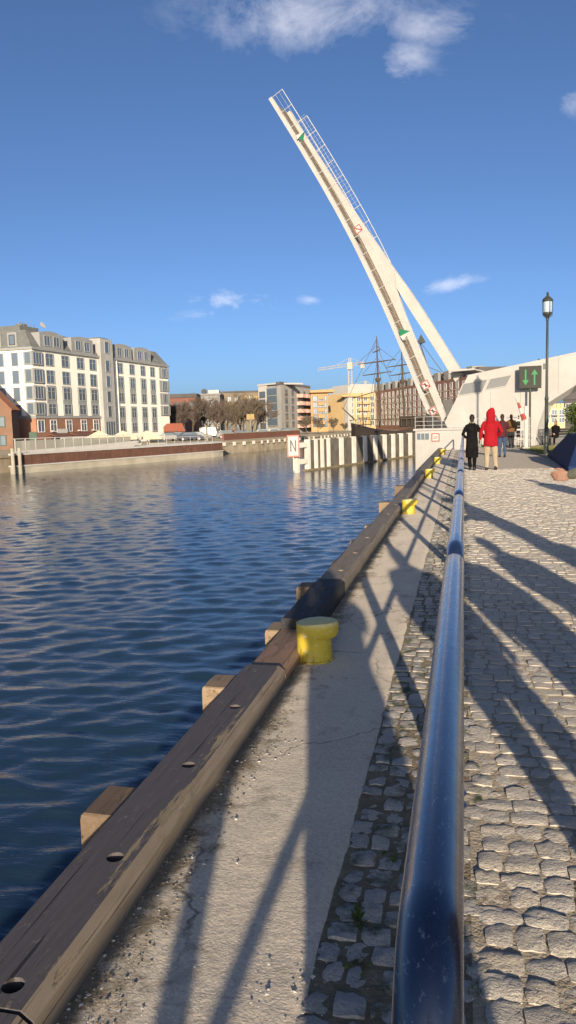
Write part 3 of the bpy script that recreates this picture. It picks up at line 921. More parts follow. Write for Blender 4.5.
straight_rail(abut, (2.3, .3, zg), (5.0, .3, zg), 1.1, 10, M_thin, r=.015)
MB().lathe([(.09, 3.55), (.1, 3.6), (.03, 3.66), (.0, 3.7)], 10, (7.6, 2.4, .12)).build('roof_lamp', M_thin, abut)
for (x, z) in ((3.0, 3.03), (5.1, 3.36)):
    MB().lathe([(.06, 0), (.06, .08), (.03, .14), (.01, .15)], 10, (x, 2.0, z-.02)).build('roof_light', M_dark, abut)
for x, z0, z1 in ((2.75, -1.1, 1.85), (4.3, -1.1, 2.9), (6.2, 1.6, 3.4)):
    bx('panel_seam', M_greyglass, abut, x-.008, x+.008, .994, 1.002, z0, z1)
for L in (2.5, 5.2, 11.0, 13.6, 16.2, 18.6):
    band([L, L+.02], lambda q: interp(q, FT)-.01, lambda q: nt_(q)-.24, 2.192, 2.199).build('plate_seam', M_thin, leaf)

# ------------------------------------------------------------------ guide wall standing in the river
GA, GB = Vector((-13.4, 60.6, 0)), Vector((-4.4, 90.0, 0))
GD = (GB-GA).normalized(); GL = (GB-GA).length
def wall_s(u, v=445):
    d = _F + _R*((u-288)/FPX) - _U*((v-512)/FPX)
    den = d.x*GD.y - d.y*GD.x
    t = (GA.x*GD.y - GA.y*GD.x)/den
    p = d*t
    return (Vector((p.x, p.y, 0))-GA).dot(GD)
gw = thing('guide_wall', 'guide wall in the river with white vertical stripes and dark panels', 'guide wall', GA, math.atan2(GD.y, GD.x))
M_pan = mat('weathered_grey_panel', (.10, .088, .075), (.065, .058, .05), 1.2, .85, .3, 12)
M_stripe = mat('white_stripe_paint', (.50, .48, .44), (.42, .395, .345), 1.5, .75, .2, 14)
M_wetfoot = mat('algae_wet_foot', (.10, .085, .05), (.16, .13, .08), 3, .6)
st = [wall_s(u) for u in (308, 315.5, 321.7, 328, 341, 353.6, 364.7, 375, 384.4, 393, 401, 410, 419)]
ztop = .22
for i, s in enumerate(st):
    hw = .22 if i < 4 else .30 + .01*i
    MB().box(s-hw, s+hw, -.12, .25, WZ-1.5, ztop).build('stripe_post', M_stripe, gw, bevel=.02)
    e_ = st[i+1] if i+1 < len(st) else s+3.0
    x0, x1 = s+hw+.02, e_-(.22 if i+1 < 4 else .31+.01*i)-.02
    n = max(1, int(round((x1-x0)/1.0)))
    for k in range(n):
        MB().box(x0+(x1-x0)*k/n+.012, x0+(x1-x0)*(k+1)/n-.012, .02, .22, WZ-1.5, ztop-.06).build('panel', M_pan, gw)
bx('wet_footing', M_wetfoot, gw, st[0]-.5, st[-1]+3, -.2, .3, WZ-1.4, WZ+.16)
bx('back_beam', M_pan, gw, st[0]-.2, st[-1]+3, .26, .8, -.4, ztop-.1)
s0 = wall_s(296)
MB().box(s0-.2, s0+.2, -.2, .2, WZ-1.5, .35).build('end_post', M_stripe, gw, bevel=.02)
for z0 in (-1.55, -.2):
    bx('end_beam', M_stripe, gw, s0+.22, st[0]-.24, -.1, .12, z0-.2, z0+.2)
# channel sign with letter N, facing the camera
sg = thing('channel_sign', 'white river sign with red border and letter N on the guide wall end', 'sign', at(293.2, 446, 61.5), YAW+R(3))
sg.scale = (.92, 1, .92)
MB().box(-.52, .52, 0, .06, -.95, .95).build('board', M_signwhite, sg)
mb = MB()
for (x0, x1, z0, z1) in ((-.52, .52, .83, .95), (-.52, .52, -.95, -.83), (-.52, -.42, -.83, .83), (.42, .52, -.83, .83)):
    mb.box(x0, x1, -.02, -.004, z0, z1)
mb.build('red_border', mat('faded_red', (.55, .16, .13), rough=.6), sg)
mb = MB().box(-.27, -.15, -.02, -.004, -.5, .5).box(.15, .27, -.02, -.004, -.5, .5).prism([(-.15, -.02, .5), (-.15, -.02, .25), (.15, -.02, -.5), (.15, -.02, -.25)], (0, .016, 0))
mb.build('letter', mat('faded_black', (.14, .125, .12), rough=.7), sg)
MB().tube([(0, .1, -2.2), (0, .1, .9)], .05, 8).build('sign_post', M_stripe, sg)

# ------------------------------------------------------------------ street lamps, light sign, barrier post
M_lampglass, nt, b = newmat('lamp_glass')
b.inputs['Base Color'].default_value = (.32, .40, .46, 1); b.inputs['Roughness'].default_value = .15
M_pole = mat('dark_green_grey_pole', (.028, .034, .03), (.04, .046, .04), 6, .45)
def street_lamp(loc, label):
    t = thing('street_lamp', label, 'street lamp', loc, 0, 'promenade street lamps')
    MB().lathe([(.12, 0), (.12, .05), (.1, .1), (.09, .5), (.075, .55), (.068, 2.2), (.078, 2.22), (.078, 2.3), (.055, 2.34), (.045, 5.25), (.06, 5.28), (.06, 5.33), (.035, 5.36)], 14).build('pole', M_pole, t, smooth=40)
    ln = empty('lantern', parent=t)
    MB().lathe([(.05, 5.34), (.09, 5.42), (.15, 5.47), (.17, 5.52), (.17, 5.56), (.15, 5.58)], 16).build('bowl', M_pole, ln, smooth=40)
    MB().lathe([(.15, 5.57), (.165, 5.7), (.17, 5.98), (.16, 6.0)], 16).build('glass', M_lampglass, ln, smooth=40)
    MB().lathe([(.2, 5.98), (.21, 6.03), (.17, 6.1), (.1, 6.16), (.06, 6.19), (.04, 6.24), (.055, 6.28), (.03, 6.33), (.01, 6.36)], 16).build('cap', M_pole, ln, smooth=40)
    for k in range(4):
        a = R(20+90*k); c_, s_ = math.cos(a), math.sin(a)
        MB().tube([(c_*.06, s_*.06, 5.36), (c_*.19, s_*.19, 5.46), (c_*.21, s_*.21, 5.6), (c_*.205, s_*.205, 6.02)], .012, 6).build('bracket', M_pole, ln)
    MB().ball((0, 0, 5.75), (.05, .05, .12), 8, 6).build('bulb', M_signwhite, ln, smooth=True)
    bx('camera_box', M_pole, t, -.14, -.05, -.05, .05, 3.4, 3.62)
    return t
street_lamp((3.17, 32.1, 0), 'tall lantern street lamp on the grass edge right of the people')
street_lamp((3.17, -1.1, 0), 'lantern street lamp beside the photographer, out of view')

ls = thing('light_sign', 'dark square light sign with green down and up arrows on a pole', 'traffic sign', (3.36, 42.35, 0), R(-10)); ls.location.z = -.22; ls.scale = (1.115, 1.115, 1.115)
MB().tube([(0, 0, 0), (0, 0, 3.0)], .05, 10).build('pole', M_pole, ls, smooth=50)
MB().box(-.5, .5, -.08, .08, 2.92, 3.95).build('panel', mat('sign_panel_black', (.028, .03, .022), rough=.5), ls, bevel=.02)
M_arrow, nt, b = newmat('green_led'); b.inputs['Base Color'].default_value = (.012, .13, .035, 1)
b.inputs['Emission Color'].default_value = (.05, .8, .18, 1); b.inputs['Emission Strength'].default_value = .07
def arrow(x, up, zc):
    s = 1 if up else -1
    pts = [(x-.035, -.09, zc-s*.36), (x+.035, -.09, zc-s*.36), (x+.035, -.09, zc+s*.12), (x+.15, -.09, zc+s*.12), (x, -.09, zc+s*.36), (x-.15, -.09, zc+s*.12), (x-.035, -.09, zc+s*.12)]
    MB().prism(pts, (0, .006, 0)).build('arrow', M_arrow, ls)
arrow(-.2, False, 3.43); arrow(.2, True, 3.43)
bp = thing('barrier_post', 'white post with a raised red arm by the grass corner', 'barrier', (2.97, 39.6, 0), 0)
MB().box(-.09, .09, -.09, .09, 0, 2.1).build('post', M_white, bp, bevel=.015)
bx('foot', M_white, bp, -.17, .17, -.17, .17, 0, .1)
for z in (.5, .95, 1.4): bx('cross_bar', M_white, bp, -.45, -.1, -.04, .04, z-.03, z+.03)
for k in range(4):
    a0, a1 = Vector((-.1, -.12, 1.45)), Vector((-.5, -.12, 2.55))
    MB().tube([a0.lerp(a1, k/4), a0.lerp(a1, (k+1)/4)], [.13-.025*k, .105-.025*k], 8).build('arm_stripe', M_red if k % 2 == 0 else M_signwhite, bp)

# grass verge with kerb
M_grass = mat('grass_soil', (.08, .085, .025), (.12, .11, .04), 3, .95, .5, 30)
tag(MB().add([(3.12, 30.5, .02), (9, 30.5, .02), (9, 42.5, .02), (3.15, 39.9, .02), (2.75, 39.6, .02)], [(0, 1, 2, 3, 4)]).build('verge_ground', M_grass), kind='structure')
tag(MB().prism([(3.06, 30.5, -.01), (3.12, 30.5, -.01), (3.12, 30.5, .06), (3.06, 30.5, .06)], (-.37, 9.1, 0)).build('verge_kerb', M_quaywall), kind='structure')
rs = random.Random(12); mb = MB()
for i in range(7000):
    y = rs.uniform(30.6, 42); x = rs.uniform(3.13-.04*(y-30.5), 6.5)
    h = rs.uniform(.04, .11); a = rs.uniform(0, 6.28); w = .008
    p = Vector((x, y, .02)); d = Vector((math.cos(a)*.03, math.sin(a)*.03, h)); s_ = Vector((math.sin(a), -math.cos(a), 0))*w
    mb.add([p-s_, p+s_, p+d], [(0, 1, 2)])
tag(mb.build('verge_grass', mat('grass_blade', (.10, .12, .03), (.16, .15, .05), 2, .9)), 'short green grass on the verge around the lamp', 'grass', kind='stuff')

# navy hipped cover beside the path
M_tarp, nt, b = newmat('navy_tarpaulin')
b.inputs['Base Color'].default_value = (.010, .024, .075, 1); b.inputs['Roughness'].default_value = .8; b.inputs['Specular IOR Level'].default_value = .2
bump(nt, b, noise_tex(nt, coords(nt, (1, 1, 1)), 2.2, 4), .5, .06)
cv = MB()
base = [(2.86, 22.9), (6.4, 23.4), (6.6, 31.6), (3.16, 31.2)]; top = [(3.32, 24.3), (5.8, 24.6), (6.0, 27.9), (3.42, 27.4)]
vs = [(x, y, 0.0) for x, y in base] + [(x, y, .12) for x, y in base] + [(x, y, .98) for x, y in top]
cv.add(vs, [(0, 1, 5, 4), (1, 2, 6, 5), (2, 3, 7, 6), (3, 0, 4, 7), (4, 5, 9, 8), (5, 6, 10, 9), (6, 7, 11, 10), (7, 4, 8, 11), (8, 9, 10, 11)])
tag(cv.build('tarpaulin_cover', M_tarp, bevel=.03), 'low navy blue hipped cover beside the path in front of a shrub', 'cover')

M_leaf = mat('evergreen_leaf', (.035, .06, .012), (.075, .10, .025), 2.5, .7)
M_bark = mat('bare_bark', (.11, .08, .055), (.07, .05, .035), 4, .9)
def shrub(loc, rx, rz, n, label):
    rs = random.Random(n); t = thing('shrub', label, 'shrub', loc)
    mb = MB(); st_ = MB()
    lobes = [(rs.uniform(-.6, .6)*rx, rs.uniform(-.6, .6)*rx, rs.uniform(.35, .85)*rz, rs.uniform(.35, .55)*rx) for i in range(14)]
    for i in range(n):
        lx, ly, lz, lr = rs.choice(lobes)
        d = Vector((rs.gauss(0, 1), rs.gauss(0, 1), rs.gauss(0, 1))).normalized()*lr*rs.uniform(.6, 1.05)
        p = Vector((lx, ly, lz))+d
        if p.z < .1: continue
        a = Vector((rs.gauss(0, 1), rs.gauss(0, 1), rs.gauss(0, 1))).normalized(); b_ = a.orthogonal().normalized()
        s_ = rs.uniform(.03, .07)
        mb.add([p, p+a*s_+b_*s_*.4, p+a*s_*2, p+a*s_-b_*s_*.4], [(0, 1, 2, 3)])
    mb.build('foliage', M_leaf, t)
    for i in range(6):
        a = rs.uniform(0, 6.28)
        st_.tube([(0, 0, 0), (math.cos(a)*rx*.3, math.sin(a)*rx*.3, rz*.4), (math.cos(a)*rx*.5, math.sin(a)*rx*.5, rz*.75)], [.04, .025, .01], 5)
    st_.build('stem', M_bark, t)
shrub((4.45, 30.0, .0), .85, 2.0, 12000, 'dark green shrub rising behind the navy cover at the right edge')
shrub((5.6, 26.2, .6), 1.0, 1.7, 6000, 'green shrub farther right behind the navy cover, outside the picture edge')

# benches on the verge
def bench(loc, rz, label):
    t = thing('park_bench', label, 'bench', loc, rz, 'dark benches on the verge')
    for k in range(4): bx('seat_slat', M_dark, t, -.9, .9, -.02+k*.11, .075+k*.11, .43, .46)
    for k in range(3): bx('back_slat', M_dark, t, -.9, .9, .43+.02*k, .46+.02*k, .54+.13*k, .64+.13*k)
    for x in (-.75, .75):
        MB().tube([(x, .02, 0), (x, .02, .43)], .03, 6).build('leg', M_dark, t)
        MB().tube([(x, .40, 0), (x, .40, .43), (x, .5, .95)], .03, 6).build('leg', M_dark, t)
bench((3.75, 43.0, 0), R(8), 'dark slatted bench just behind the white barrier post')
bench((6.3, 44.5, 0), R(-20), 'dark slatted bench farther right with a person sitting on it')

# ------------------------------------------------------------------ far bank
FZ = -.75
edge = [(-150, 52), (-90, 59.5), (-44.3, 66.2), (-35.4, 98.4), (-30.5, 112), (-26.5, 140), (-23, 172), (-8, 200), (60, 300), (160, 420)]
M_bank = mat('bank_paving', (.22, .19, .14), (.14, .125, .085), .25, .95, .4, 3)
mb = MB()
pts = [(x, y, FZ) for x, y in edge] + [(160, 1500, FZ), (-1500, 1500, FZ), (-1500, 52, FZ)]
mb.add(pts, [tuple(range(len(pts)))])
tag(mb.build('far_bank', M_bank), kind='structure')
M_farwall = mat('far_quay_wall', (.25, .215, .16), (.16, .135, .095), .9, .9, .3, 6)
fw = MB()
for (a, b_) in zip(edge[:-1], edge[1:]):
    A_, B_ = Vector((*a, 0)), Vector((*b_, 0)); d = (B_-A_).normalized(); n = Vector((d.y, -d.x, 0))*.3
    fw.prism([A_+n+Vector((0, 0, WZ-1.5)), B_+n+Vector((0, 0, WZ-1.5)), B_+n+Vector((0, 0, FZ-.25)), A_+n+Vector((0, 0, FZ-.25))], -n*1.02)
    fw.prism([A_+n*1.6+Vector((0, 0, FZ-.248)), B_+n*1.6+Vector((0, 0, FZ-.248)), B_+n*1.6+Vector((0, 0, FZ+.06)), A_+n*1.6+Vector((0, 0, FZ+.06))], -n*3.2)
fwo = tag(fw.build('far_quay_wall', M_farwall), kind='structure')
for (a, b_) in zip(edge[3:6], edge[4:7]):
    A_, B_ = Vector((*a, 0)), Vector((*b_, 0)); d = (B_-A_).normalized(); L = (B_-A_).length
    for k in range(int(L/2.4)):
        p = A_+d*(1.2+k*2.4)
        MB().box(-.3, .3, -.62, -.5, -.55, -.05).build('fender_block', M_stripe, fwo, loc=(p.x, p.y, FZ), rz=math.atan2(d.y, d.x))

# ---- window meshes, shared between alike windows
_wc = {}
M_frame_w = mat('white_window_frame', (.55, .53, .5), rough=.6)
M_frame_g = mat('grey_window_frame', (.30, .31, .30), rough=.5)
M_frame_d = mat('dark_window_frame', (.06, .06, .06), rough=.5)
def window(parent, x, z, w, h, y=0.0, rz=0.0, fm=None, mull=1, proud=.06, trans=False):
    fm = fm or M_frame_w
    key = (round(w, 2), round(h, 2), fm.name, mull, trans)
    if key not in _wc:
        t = min(.12, w*.09); f = MB()
        f.box(-w/2, w/2, -proud, .08, -h/2, -h/2+t).box(-w/2, w/2, -proud, .08, h/2-t, h/2)
        f.box(-w/2, -w/2+t, -proud, .08, -h/2+t, h/2-t).box(w/2-t, w/2, -proud, .08, -h/2+t, h/2-t)
        for k in range(mull):
            c = -w/2+w*(k+1)/(mull+1); f.box(c-t*.35, c+t*.35, -proud*.7, .05, -h/2+t, h/2-t)
        if trans: f.box(-w/2+t, w/2-t, -proud*.6, .04, h*.12, h*.12+t*.6)
        _wc[key] = (f.mesh('window', fm), MB().box(-w/2+t, w/2-t, -.012, .03, -h/2+t, h/2-t).mesh('pane', M_glass))
    fmz, pmz = _wc[key]
    o = link('window', fmz, parent, (x, y, z), rz)
    link('pane', pmz, o)
    return o

def block(name, label, A, B, depth, z0, z1, wallm, group=None, cat='building'):
    A, B = Vector(A), Vector(B); d = Vector((B.x-A.x, B.y-A.y, 0)); L = d.length
    t = thing(name, label, cat, (A.x, A.y, z0), math.atan2(d.y, d.x), group)
    bx('wall', wallm, t, 0, L, 0, depth, 0, z1-z0)
    return t, L, z1-z0

# ------------------------------------------------------------------ white hotel
M_htl = mat('hotel_cream_render', (.74, .705, .63), (.69, .65, .575), .3, .85, .08, 3)
M_hgrey = mat('hotel_grey_panel', (.25, .255, .25), (.21, .215, .21), .5, .7)
M_hroof = mat('hotel_grey_roof', (.14, .145, .14), (.10, .105, .10), .8, .65, .2, 6)
def brick_mat(name, c1, c2, mortar, sc=1.0):
    m, nt, b = newmat(name); b.inputs['Roughness'].default_value = .85
    tc = nt.nodes.new('ShaderNodeTexCoord'); sp = nt.nodes.new('ShaderNodeSeparateXYZ'); nt.links.new(tc.outputs['Object'], sp.inputs[0])
    ad = nt.nodes.new('ShaderNodeMath'); ad.operation = 'ADD'; nt.links.new(sp.outputs['X'], ad.inputs[0]); nt.links.new(sp.outputs['Y'], ad.inputs[1])
    cb = nt.nodes.new('ShaderNodeCombineXYZ'); nt.links.new(ad.outputs[0], cb.inputs[0]); nt.links.new(sp.outputs['Z'], cb.inputs[1])
    bt = nt.nodes.new('ShaderNodeTexBrick'); nt.links.new(cb.outputs[0], bt.inputs['Vector'])
    bt.inputs['Scale'].default_value = sc; bt.inputs['Brick Width'].default_value = .27; bt.inputs['Row Height'].default_value = .09; bt.inputs['Mortar Size'].default_value = .01
    bt.inputs['Color1'].default_value = (*c1, 1); bt.inputs['Color2'].default_value = (*c2, 1); bt.inputs['Mortar'].default_value = (*mortar, 1)
    c = mixcol(nt, ramp(nt, noise_tex(nt, tc.outputs['Object'], .7, 5), [(.35, 0.0), (.7, .45)]), bt.outputs['Color'], tuple(x*.55 for x in c1))
    nt.links.new(c, b.inputs['Base Color'])
    return m
M_brick = brick_mat('red_brick', (.36, .15, .09), (.30, .12, .07), (.30, .23, .17))
M_brick_o = brick_mat('orange_brick', (.20, .10, .058), (.16, .08, .048), (.19, .145, .105))
M_brick_d = brick_mat('dark_red_brick', (.20, .075, .045), (.16, .06, .04), (.14, .09, .07))

HA, HB = Vector((-57.2, 96.0, 0)), Vector((-53.55, 136.3, 0))
hd = HB-HA; HL = hd.length
hotel = thing('hotel', 'large cream white hotel with grey mansard roof and brick ground floor', 'hotel', (HA.x, HA.y, 0), math.atan2(hd.y, hd.x))
bx('wall', M_htl, hotel, 0, HL, 0, 20, FZ, 12.75)
mb = MB().box(-.06, 16.3, -.06, 8, FZ, 3.25).build('brick_base', M_brick, hotel)
bx('base_course', M_hgrey, hotel, -.14, 16.35, -.14, 8.1, 3.26, 3.62)
bx('cornice', M_hgrey, hotel, -.3, HL+.3, -.3, 20.3, 12.6, 12.92)
rf = MB()
a0, a1, ins = 12.921, 15.35, 1.5
rf.add([(-.1, -.1, a0), (HL+.1, -.1, a0), (HL+.1, 20.1, a0), (-.1, 20.1, a0), (.9, ins, a1), (HL-ins, ins, a1), (HL-ins, 20-ins, a1), (.9, 20-ins, a1)],
       [(0, 1, 5, 4), (1, 2, 6, 5), (2, 3, 7, 6), (3, 0, 4, 7), (4, 5, 6, 7), (3, 2, 1, 0)])
roof = rf.build('roof', M_hroof, hotel)
for (x0, x1, y0, y1, z1) in ((3.2, 7.5, 4, 8, 16.4), (5, 6.2, 5, 6, 16.9), (23.0, 26, 3.5, 7, 16.6), (33, 35, 5, 8, 16.2)):
    bx('roof_plant', M_hroof, roof, x0, x1, y0, y1, 15.2, z1)
for i in range(5):
    MB().tube([(3.6+i*.8, 4.2, 16.3), (3.6+i*.8, 4.2, 17.0)], .05, 5).build('roof_vent', M_hroof, roof)
dish = MB().lathe([(.05, 0), (.35, .1), (.5, .25), (.52, .27)], 12, (0, 0, 0)).build('roof_dish', M_white, roof, loc=(6.9, 3, 16.6)); dish.rotation_euler = (R(60), 0, 0)
for (x0, x1) in ((1.9, 7.4), (9.5, 15.3), (21.4, 27.2), (28.1, 34.0)):
    dm = MB()
    pr = [(x0, -.08, 12.93), (x1, -.08, 12.93), (x1, -.08, 14.9)] + [(x1-(x1-x0)*k/6, -.08, 15.05+.35*math.sin(math.pi*k/6)) for k in range(7)] + [(x0, -.08, 14.9)]
    d_ = dm.prism(pr, (0, 4, 0)).build('dormer', M_hgrey, hotel)
    for k in (.3, .7):
        window(d_, x0+(x1-x0)*k, 14.0, 1.5, 1.5, -.09, fm=M_frame_g, mull=1)
# stair tower
tw = MB().box(16.7, 20.3, -.55, 6, FZ, 15.6).build('stair_tower', mat('tower_light_grey', (.32, .32, .305), (.28, .28, .265), .5, .7), hotel)
for z in (14.3, 11.4, 9.0, 6.6, 4.3):
    window(tw, 18.5, z, 1.3, 1.9, -.56, fm=M_frame_g, mull=0)
window(tw, 18.5, 1.3, 3.0, 3.0, -.56, fm=M_frame_g, mull=3)
for x in (21.25, 22.0): MB().tube([(x, -.15, FZ), (x, -.15, 12.6)], .09, 6).build('downpipe', M_htl, hotel)
cL, cR = (3.9, 7.7, 11.6, 15.0), (23.2, 27.1, 30.9, 34.4)
def strip(x, w, zlo, zhi):
    bx('grey_surround', M_hgrey, hotel, x-w/2-.14, x+w/2+.14, -.05, .05, zlo-.12, zhi+.12)
for x in cL:
    for (zl, zh) in ((10.55, 12.3), (8.1, 10.0)): window(hotel, x, (zl+zh)/2, 1.9, zh-zl, -.02, fm=M_frame_g, trans=True)
    strip(x, 1.9, 3.75, 7.75)
    for (zl, zh) in ((5.85, 7.7), (3.75, 5.35)): window(hotel, x, (zl+zh)/2, 1.9, zh-zl, -.06, fm=M_frame_g, trans=True)
    window(hotel, x, 2.2, 1.6, 1.75, -.08, fm=M_frame_w, trans=True)
    window(hotel, x, -.05 if x != 7.7 else .1, 1.7, 1.2, -.08, fm=M_frame_d)
for x in cR:
    window(hotel, x, 11.4, 1.7, 1.75, -.02, fm=M_frame_g, trans=True)
    for (zl, zh) in ((5.8, 10.0), (.9, 5.1)):
        strip(x, 1.7, zl, zh)
        window(hotel, x, zh-.95, 1.7, 1.8, -.06, fm=M_frame_g, trans=True)
        window(hotel, x, zl+.85, 1.7, 1.6, -.06, fm=M_frame_g, trans=True)
# grey glazed bays wrapping both corners
for xa, xb in ((-.16, 2.1), (36.9, HL+.16)):
    for (zl, zh) in ((10.5, 12.35), (8.05, 10.05), (5.8, 7.75), (3.7, 5.5)):
        bw = bx('bay_window', M_hgrey, hotel, xa, xb, -.16, 1.3, zl, zh)
        window(bw, (xa+xb)/2, (zl+zh)/2, 2.0, zh-zl-.15, -.17, fm=M_frame_g, mull=2)
        if xa < 0: window(bw, xa-.01, (zl+zh)/2, 1.1, zh-zl-.15, .57, R(-90), fm=M_frame_g, mull=0)
window(hotel, 1.0, 2.2, 1.6, 1.75, -.08, fm=M_frame_w)
# end face towards the camera
for yy in (2.75, 5.1, 7.4, 9.8, 12.2):
    for (zl, zh) in ((10.4, 12.3), (8.0, 9.9), (5.6, 7.6), (3.6, 5.2)):
        window(hotel, -.02, (zl+zh)/2, 1.15, zh-zl, yy, R(-90), fm=M_frame_g, mull=0)
for yy in (3.0, 5.6, 8.4):
    d_ = bx('dormer', M_hgrey, hotel, -.02, 2.5, yy-.75, yy+.75, 12.93, 15.0)
    window(d_, -.03, 14.0, .95, 1.4, yy, R(-90), fm=M_frame_d, mull=0)
# sign board, awnings, lamps at street level
bx('sign_board', M_signwhite, hotel, 4.4, 7.0, -.3, -.2, 1.15, 1.75)
for x0, x1 in ((2.3, 6.6), (7.6, 13)):
    MB().prism([(x0, -.1, 1.2), (x0, -1.5, .75), (x0, -1.5, .68), (x0, -.1, 1.05)], (x1-x0, 0, 0)).build('awning', M_brick_d, hotel)
for x in (3.0, 9.6, 13.4): MB().ball((x, -.5, 1.45), (.28, .28, .12), 8, 5).build('wall_lamp', M_signwhite, hotel)

# brick house at the picture's left edge
a_, b_ = at(-70, 430, 99), at(12.5, 430, 99)
bh = thing('brick_house', 'orange brick gabled house cut by the left picture edge', 'house', (a_.x, a_.y, 0), math.atan2(b_.y-a_.y, b_.x-a_.x))
L = (Vector((b_.x, b_.y, 0))-Vector((a_.x, a_.y, 0))).length
zr_ = 4.45+ (L/2)*1.05
MB().prism([(0, 0, FZ), (L, 0, FZ), (L, 0, 4.45), (L/2, 0, zr_), (0, 0, 4.45)], (0, 2.6, 0)).build('wall', M_brick_o, bh)
M_tile = mat('clay_roof_tile', (.26, .12, .07), (.20, .09, .05), 2, .85, .4, 14)
for s in (-1, 1):
    e0 = (L/2+s*(L/2+.12), 4.45-.26); r0 = (L/2, zr_)
    MB().prism([(e0[0], -.3, e0[1]), (r0[0], -.3, r0[1]), (r0[0], -.3, r0[1]+.22), (e0[0]+s*.1, -.3, e0[1]+.16)], (0, 3.1, 0)).build('roof', M_tile, bh)
for z in (.45, 2.85):
    for x in (L-1.6, L-4.4): window(bh, x, z, 1.5, 1.4, -.02, fm=mat('green_frame', (.06, .1, .08), rough=.6))

# ------------------------------------------------------------------ other far buildings
def wins(t, L, H, cols, rows, w, h, z0=1.2, fm=None, x0=None, x1=None, mull=1, skip=0):
    x0 = x0 if x0 is not None else L*.5/cols; x1 = x1 if x1 is not None else L-L*.5/cols
    for j in range(rows):
        for i in range(cols):
            window(t, x0+(x1-x0)*(i/(cols-1) if cols > 1 else .5), z0+h/2+(H-z0-.6)*j/rows, w, h, -.02, fm=fm, mull=mull)
def flat_roof(t, L, depth, H, m, o=.25, th=.4):
    bx('roof', m, t, -o, L+o, -o, depth+o, H+.001, H+th)
M_bgrey = mat('grey_facade', (.24, .235, .22), (.19, .185, .175), .3, .8)
M_bdark = mat('dark_slate_facade', (.10, .095, .09), (.075, .07, .07), .4, .8)
M_bbrown = mat('brown_grey_facade', (.20, .165, .12), (.155, .125, .095), .3, .85)
M_borange = mat('orange_render', (.46, .28, .13), (.41, .245, .11), .4, .8)
M_byellow = mat('ochre_render', (.46, .335, .17), (.41, .295, .15), .4, .8)
M_byel2 = mat('yellow_balcony', (.34, .24, .10), rough=.7)
def gz(u, top, dpt): return at(u, top, dpt).z

t, L, H = block('brick_warehouse', 'dark roofed red brick building right behind the hotel end', at(166, 430, 185), at(197, 430, 185), 14, FZ, gz(180, 398, 186), M_brick_d)
flat_roof(t, L, 14, H, M_bdark, .3, .9); wins(t, L, H, 4, 4, 1.1, 1.4, fm=M_frame_d)
t, L, H = block('office_block', 'grey office block with a white rooftop box above bare trees', at(201, 430, 193), at(221, 430, 193), 14, FZ, gz(210, 395.5, 194), M_bgrey)
flat_roof(t, L, 14, H, M_bgrey); wins(t, L, H, 3, 5, .9, 1.2)
bx('rooftop_box', M_white, t, L*.42, L*.95, 1, 4, H+.4, H+1.3)
MB().ball((L*.2, 1.5, H+1.0), .7, 10, 7).build('roof_tank', M_bdark, t, smooth=True)
t, L, H = block('apartment_block', 'long brownish apartment block with ochre balconies behind the bare trees', at(220, 430, 203), at(262, 430, 203), 14, FZ, gz(240, 392.5, 202), M_bbrown)
flat_roof(t, L, 14, H, M_bdark); wins(t, L, H, 6, 5, 1.1, 1.4, fm=M_frame_d)
for j in range(4):
    for i in range(2): bx('balcony', M_byel2, t, L*(.55+.24*i), L*(.55+.24*i)+1.7, -.9, 0, 1.5+j*(H-2)/5+2.2, 1.5+j*(H-2)/5+3.0)

# modern block with glass corner
C0, C1, C2 = at(260, 430, 196), at(282, 430, 188), at(311.5, 430, 214)
zt = gz(281, 385, 188)
mbk = thing('modern_apartments', 'modern white, glass and grey apartment block with balconies on its right side', 'building', (C0.x, C0.y, FZ), math.atan2(C1.y-C0.y, C1.x-C0.x))
L1 = (Vector((C1.x, C1.y))-Vector((C0.x, C0.y))).length
H = zt-FZ
def loc(p): 
    v_ = Matrix.Rotation(-mbk.rotation_euler.z, 3, 'Z') @ Vector((p.x-C0.x, p.y-C0.y, 0)); return v_
c2 = loc(C2); back = c2+Vector((-L1, 2.0, 0))
def pris(pts, z0, z1): return [(p[0], p[1], z0) for p in pts], (0, 0, z1-z0)
q = MB().prism(*pris([(0, 0), (L1*.36, 0), (L1*.36, .4), (L1*.82, .4), (L1*.82, 0), (L1, 0), (c2.x, c2.y), (back.x, back.y)], 0, H)).build('wall', M_bgrey, mbk)
bx('white_wing', M_white, mbk, -.05, L1*.355, -.12, .6, 0, H+.2)
bx('glass_corner', M_glass, mbk, L1*.37, L1*.815, -.05, .39, 2.0, H-.5)
for k in range(6): bx('glass_bar', M_white, mbk, L1*.37, L1*.815, -.09, -.051, 2.0+(H-2.6)*k/5-.04, 2.0+(H-2.6)*k/5+.04)
bx('roof', M_white, mbk, -.2, L1*.82, -.3, 8, H+.21, H+.6)
wl_ = MB().prism(*pris([(L1*.81, -.25), (L1+.1, -.25), (c2.x+.2, c2.y-.2), (back.x, back.y)], H+.01, H+.75)).build('roof', M_bdark, mbk)
for j in range(5):
    window(mbk, L1*.18, 1.9+j*(H-2)/5, 2.6, 1.6, -.14, fm=M_frame_d, mull=2)
sd = Vector((c2.x-L1, c2.y, 0)); SL = sd.length; sa = math.atan2(sd.y, sd.x); sd.normalize(); sn = Vector((sd.y, -sd.x, 0))
for j in range(5):
    for i in range(4):
        p = Vector((L1, 0, 0))+sd*(SL*(.16+.2*i))+sn*.02
        window(mbk, p.x, 2.2+j*(H-2)/5, 2.0 if i < 2 else 1.6, 1.5, p.y, sa, fm=M_frame_d)
M_balc = mat('balcony_pale_red', (.5, .36, .3), (.36, .2, .15), 1, .7)
